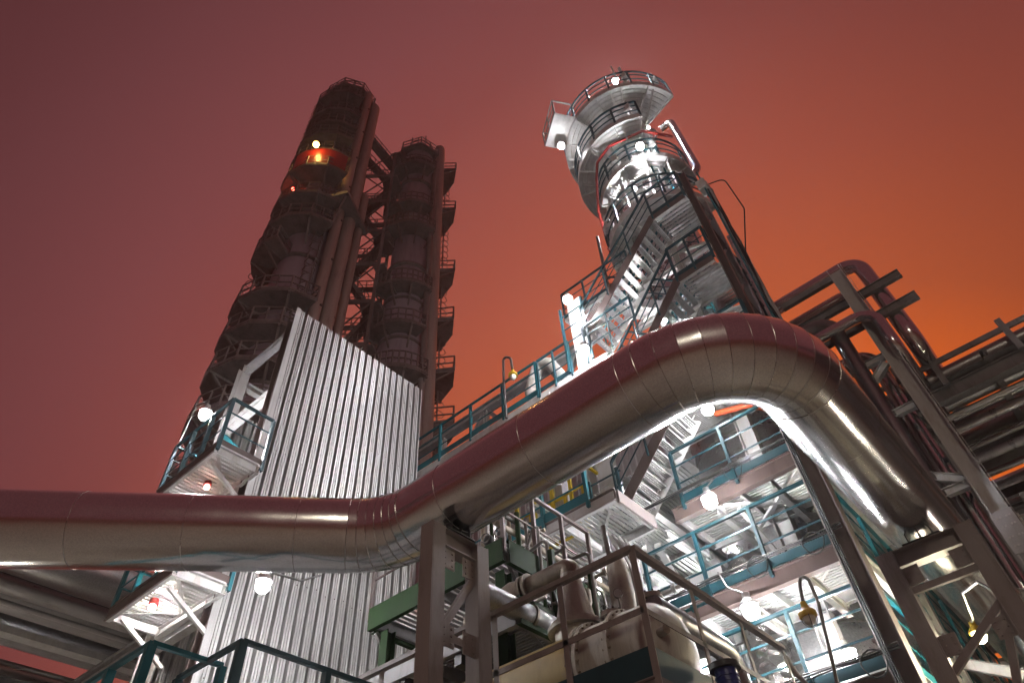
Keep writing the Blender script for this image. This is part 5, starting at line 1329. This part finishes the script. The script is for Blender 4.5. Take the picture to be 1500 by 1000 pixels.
uplight(-2.5, 15.5, "added short fill lamp pole standing out of view under the low pipe rack away from the shaft", 210)  # added below the view to light the rack pipes from underneath
uplight(2.6, 14.6, "added short fill lamp pole standing out of view under the low pipe rack near the shaft", 190)  # another added lamp, lifts the low rack's undersides beside the shaft
uplight(11.4, -1.7, "added fill lamp pole out of view at the foot of the white pylon", 62)  # added below the view to lift the pylon and pipe undersides
uplight(16.8, -2.6, "added short fill lamp pole standing out of view under the dark high pipe rack", 110)  # added unseen lamp, brightens the high rack's pipes from below
uplight(23.5, -1.2, "added short fill lamp pole standing out of view under the second dark pipe rack", 90)  # likewise added out of view, lights the second rack's underside
wh = thing("blocker", "added long dark warehouse far beyond the pipe racks", "building", (46, -30, 0))  # added dark block, keeps the orange horizon out of the clad pipe's reflection
MB().box(46, 70, -95, 14, 0, 14.5).build("wall", "rack", wh); MB().box(45.6, 70.4, -95.4, 14.4, 14.5, 15.0).build("roof", "brown", wh)

# ================================================================== SKY (glow of the town on low cloud)
w = bpy.data.worlds.new("World"); scn.world = w; w.use_nodes = True
nt = w.node_tree; N, L = nt.nodes, nt.links
bg = N["Background"]
tc = N.new("ShaderNodeTexCoord"); dp = N.new("ShaderNodeVectorMath"); dp.operation = "DOT_PRODUCT"
S = V((cos(radians(15)) * cos(radians(10)), sin(radians(15)) * cos(radians(10)), sin(radians(10))))
dp.inputs[1].default_value = S
nm_ = N.new("ShaderNodeVectorMath"); nm_.operation = "NORMALIZE"
L.new(tc.outputs["Generated"], nm_.inputs[0]); L.new(nm_.outputs[0], dp.inputs[0])
ns = N.new("ShaderNodeTexNoise"); ns.inputs["Scale"].default_value = 2.2; ns.inputs["Detail"].default_value = 4
L.new(nm_.outputs[0], ns.inputs["Vector"])
ad = N.new("ShaderNodeMath"); ad.operation = "MULTIPLY_ADD"; ad.inputs[1].default_value = .05; ad.inputs[2].default_value = -.025
L.new(ns.outputs["Fac"], ad.inputs[0])
sm = N.new("ShaderNodeMath"); sm.operation = "ADD"; L.new(dp.outputs["Value"], sm.inputs[0]); L.new(ad.outputs[0], sm.inputs[1])
cr = N.new("ShaderNodeValToRGB"); L.new(sm.outputs[0], cr.inputs["Fac"])


def lin(c):
    return tuple(((v / 255) / 12.92 if v / 255 <= .04045 else ((v / 255 + .055) / 1.055) ** 2.4) for v in c) + (1,)


stops = [(0, (96, 53, 56)), (.11, (104, 57, 60)), (.24, (116, 64, 67)), (.4, (127, 68, 69)), (.5, (134, 69, 66)), (.56, (145, 74, 67)), (.68, (163, 80, 63)), (.8, (184, 88, 53)), (.87, (222, 101, 40)), (1, (250, 122, 40))]
el = cr.color_ramp.elements
el[0].position = stops[0][0]; el[0].color = lin(stops[0][1]); el[1].position = 1; el[1].color = lin(stops[-1][1])
for p_, c_ in stops[1:-1]:
    e_ = el.new(p_); e_.color = lin(c_)
d2 = N.new("ShaderNodeVectorMath"); d2.operation = "DOT_PRODUCT"; L.new(nm_.outputs[0], d2.inputs[0])  # sky dimmed away from the view axis, imitating lens corner darkening
d2.inputs[1].default_value = V((cos(radians(40)) * cos(radians(45)), sin(radians(40)) * cos(radians(45)), sin(radians(45))))
m2 = N.new("ShaderNodeMapRange"); m2.inputs["From Min"].default_value = .72; m2.inputs["From Max"].default_value = .97; m2.inputs["To Min"].default_value = .68; m2.inputs["To Max"].default_value = 1.0
m2.interpolation_type = "SMOOTHSTEP"
L.new(d2.outputs["Value"], m2.inputs["Value"])
mm = N.new("ShaderNodeVectorMath"); mm.operation = "SCALE"; L.new(cr.outputs[0], mm.inputs[0]); L.new(m2.outputs[0], mm.inputs["Scale"])
L.new(mm.outputs[0], bg.inputs["Color"]); bg.inputs["Strength"].default_value = 1.05

hz = MB().box(-60, 60, -60, 60, -1.5, 90).build("haze", "haze"); hz["kind"] = "stuff"
# ================================================================== RENDER SETTINGS
scn.view_settings.view_transform = "Standard"; scn.view_settings.look = "None"
scn.view_settings.exposure = 0; scn.view_settings.gamma = 1
cy = scn.cycles
cy.max_bounces = 8; cy.diffuse_bounces = 4; cy.glossy_bounces = 5; cy.sample_clamp_indirect = 6; cy.use_denoising = True
cy.caustics_reflective = False; cy.caustics_refractive = False
for o in ALL:
    if "_w" in o: del o["_w"]
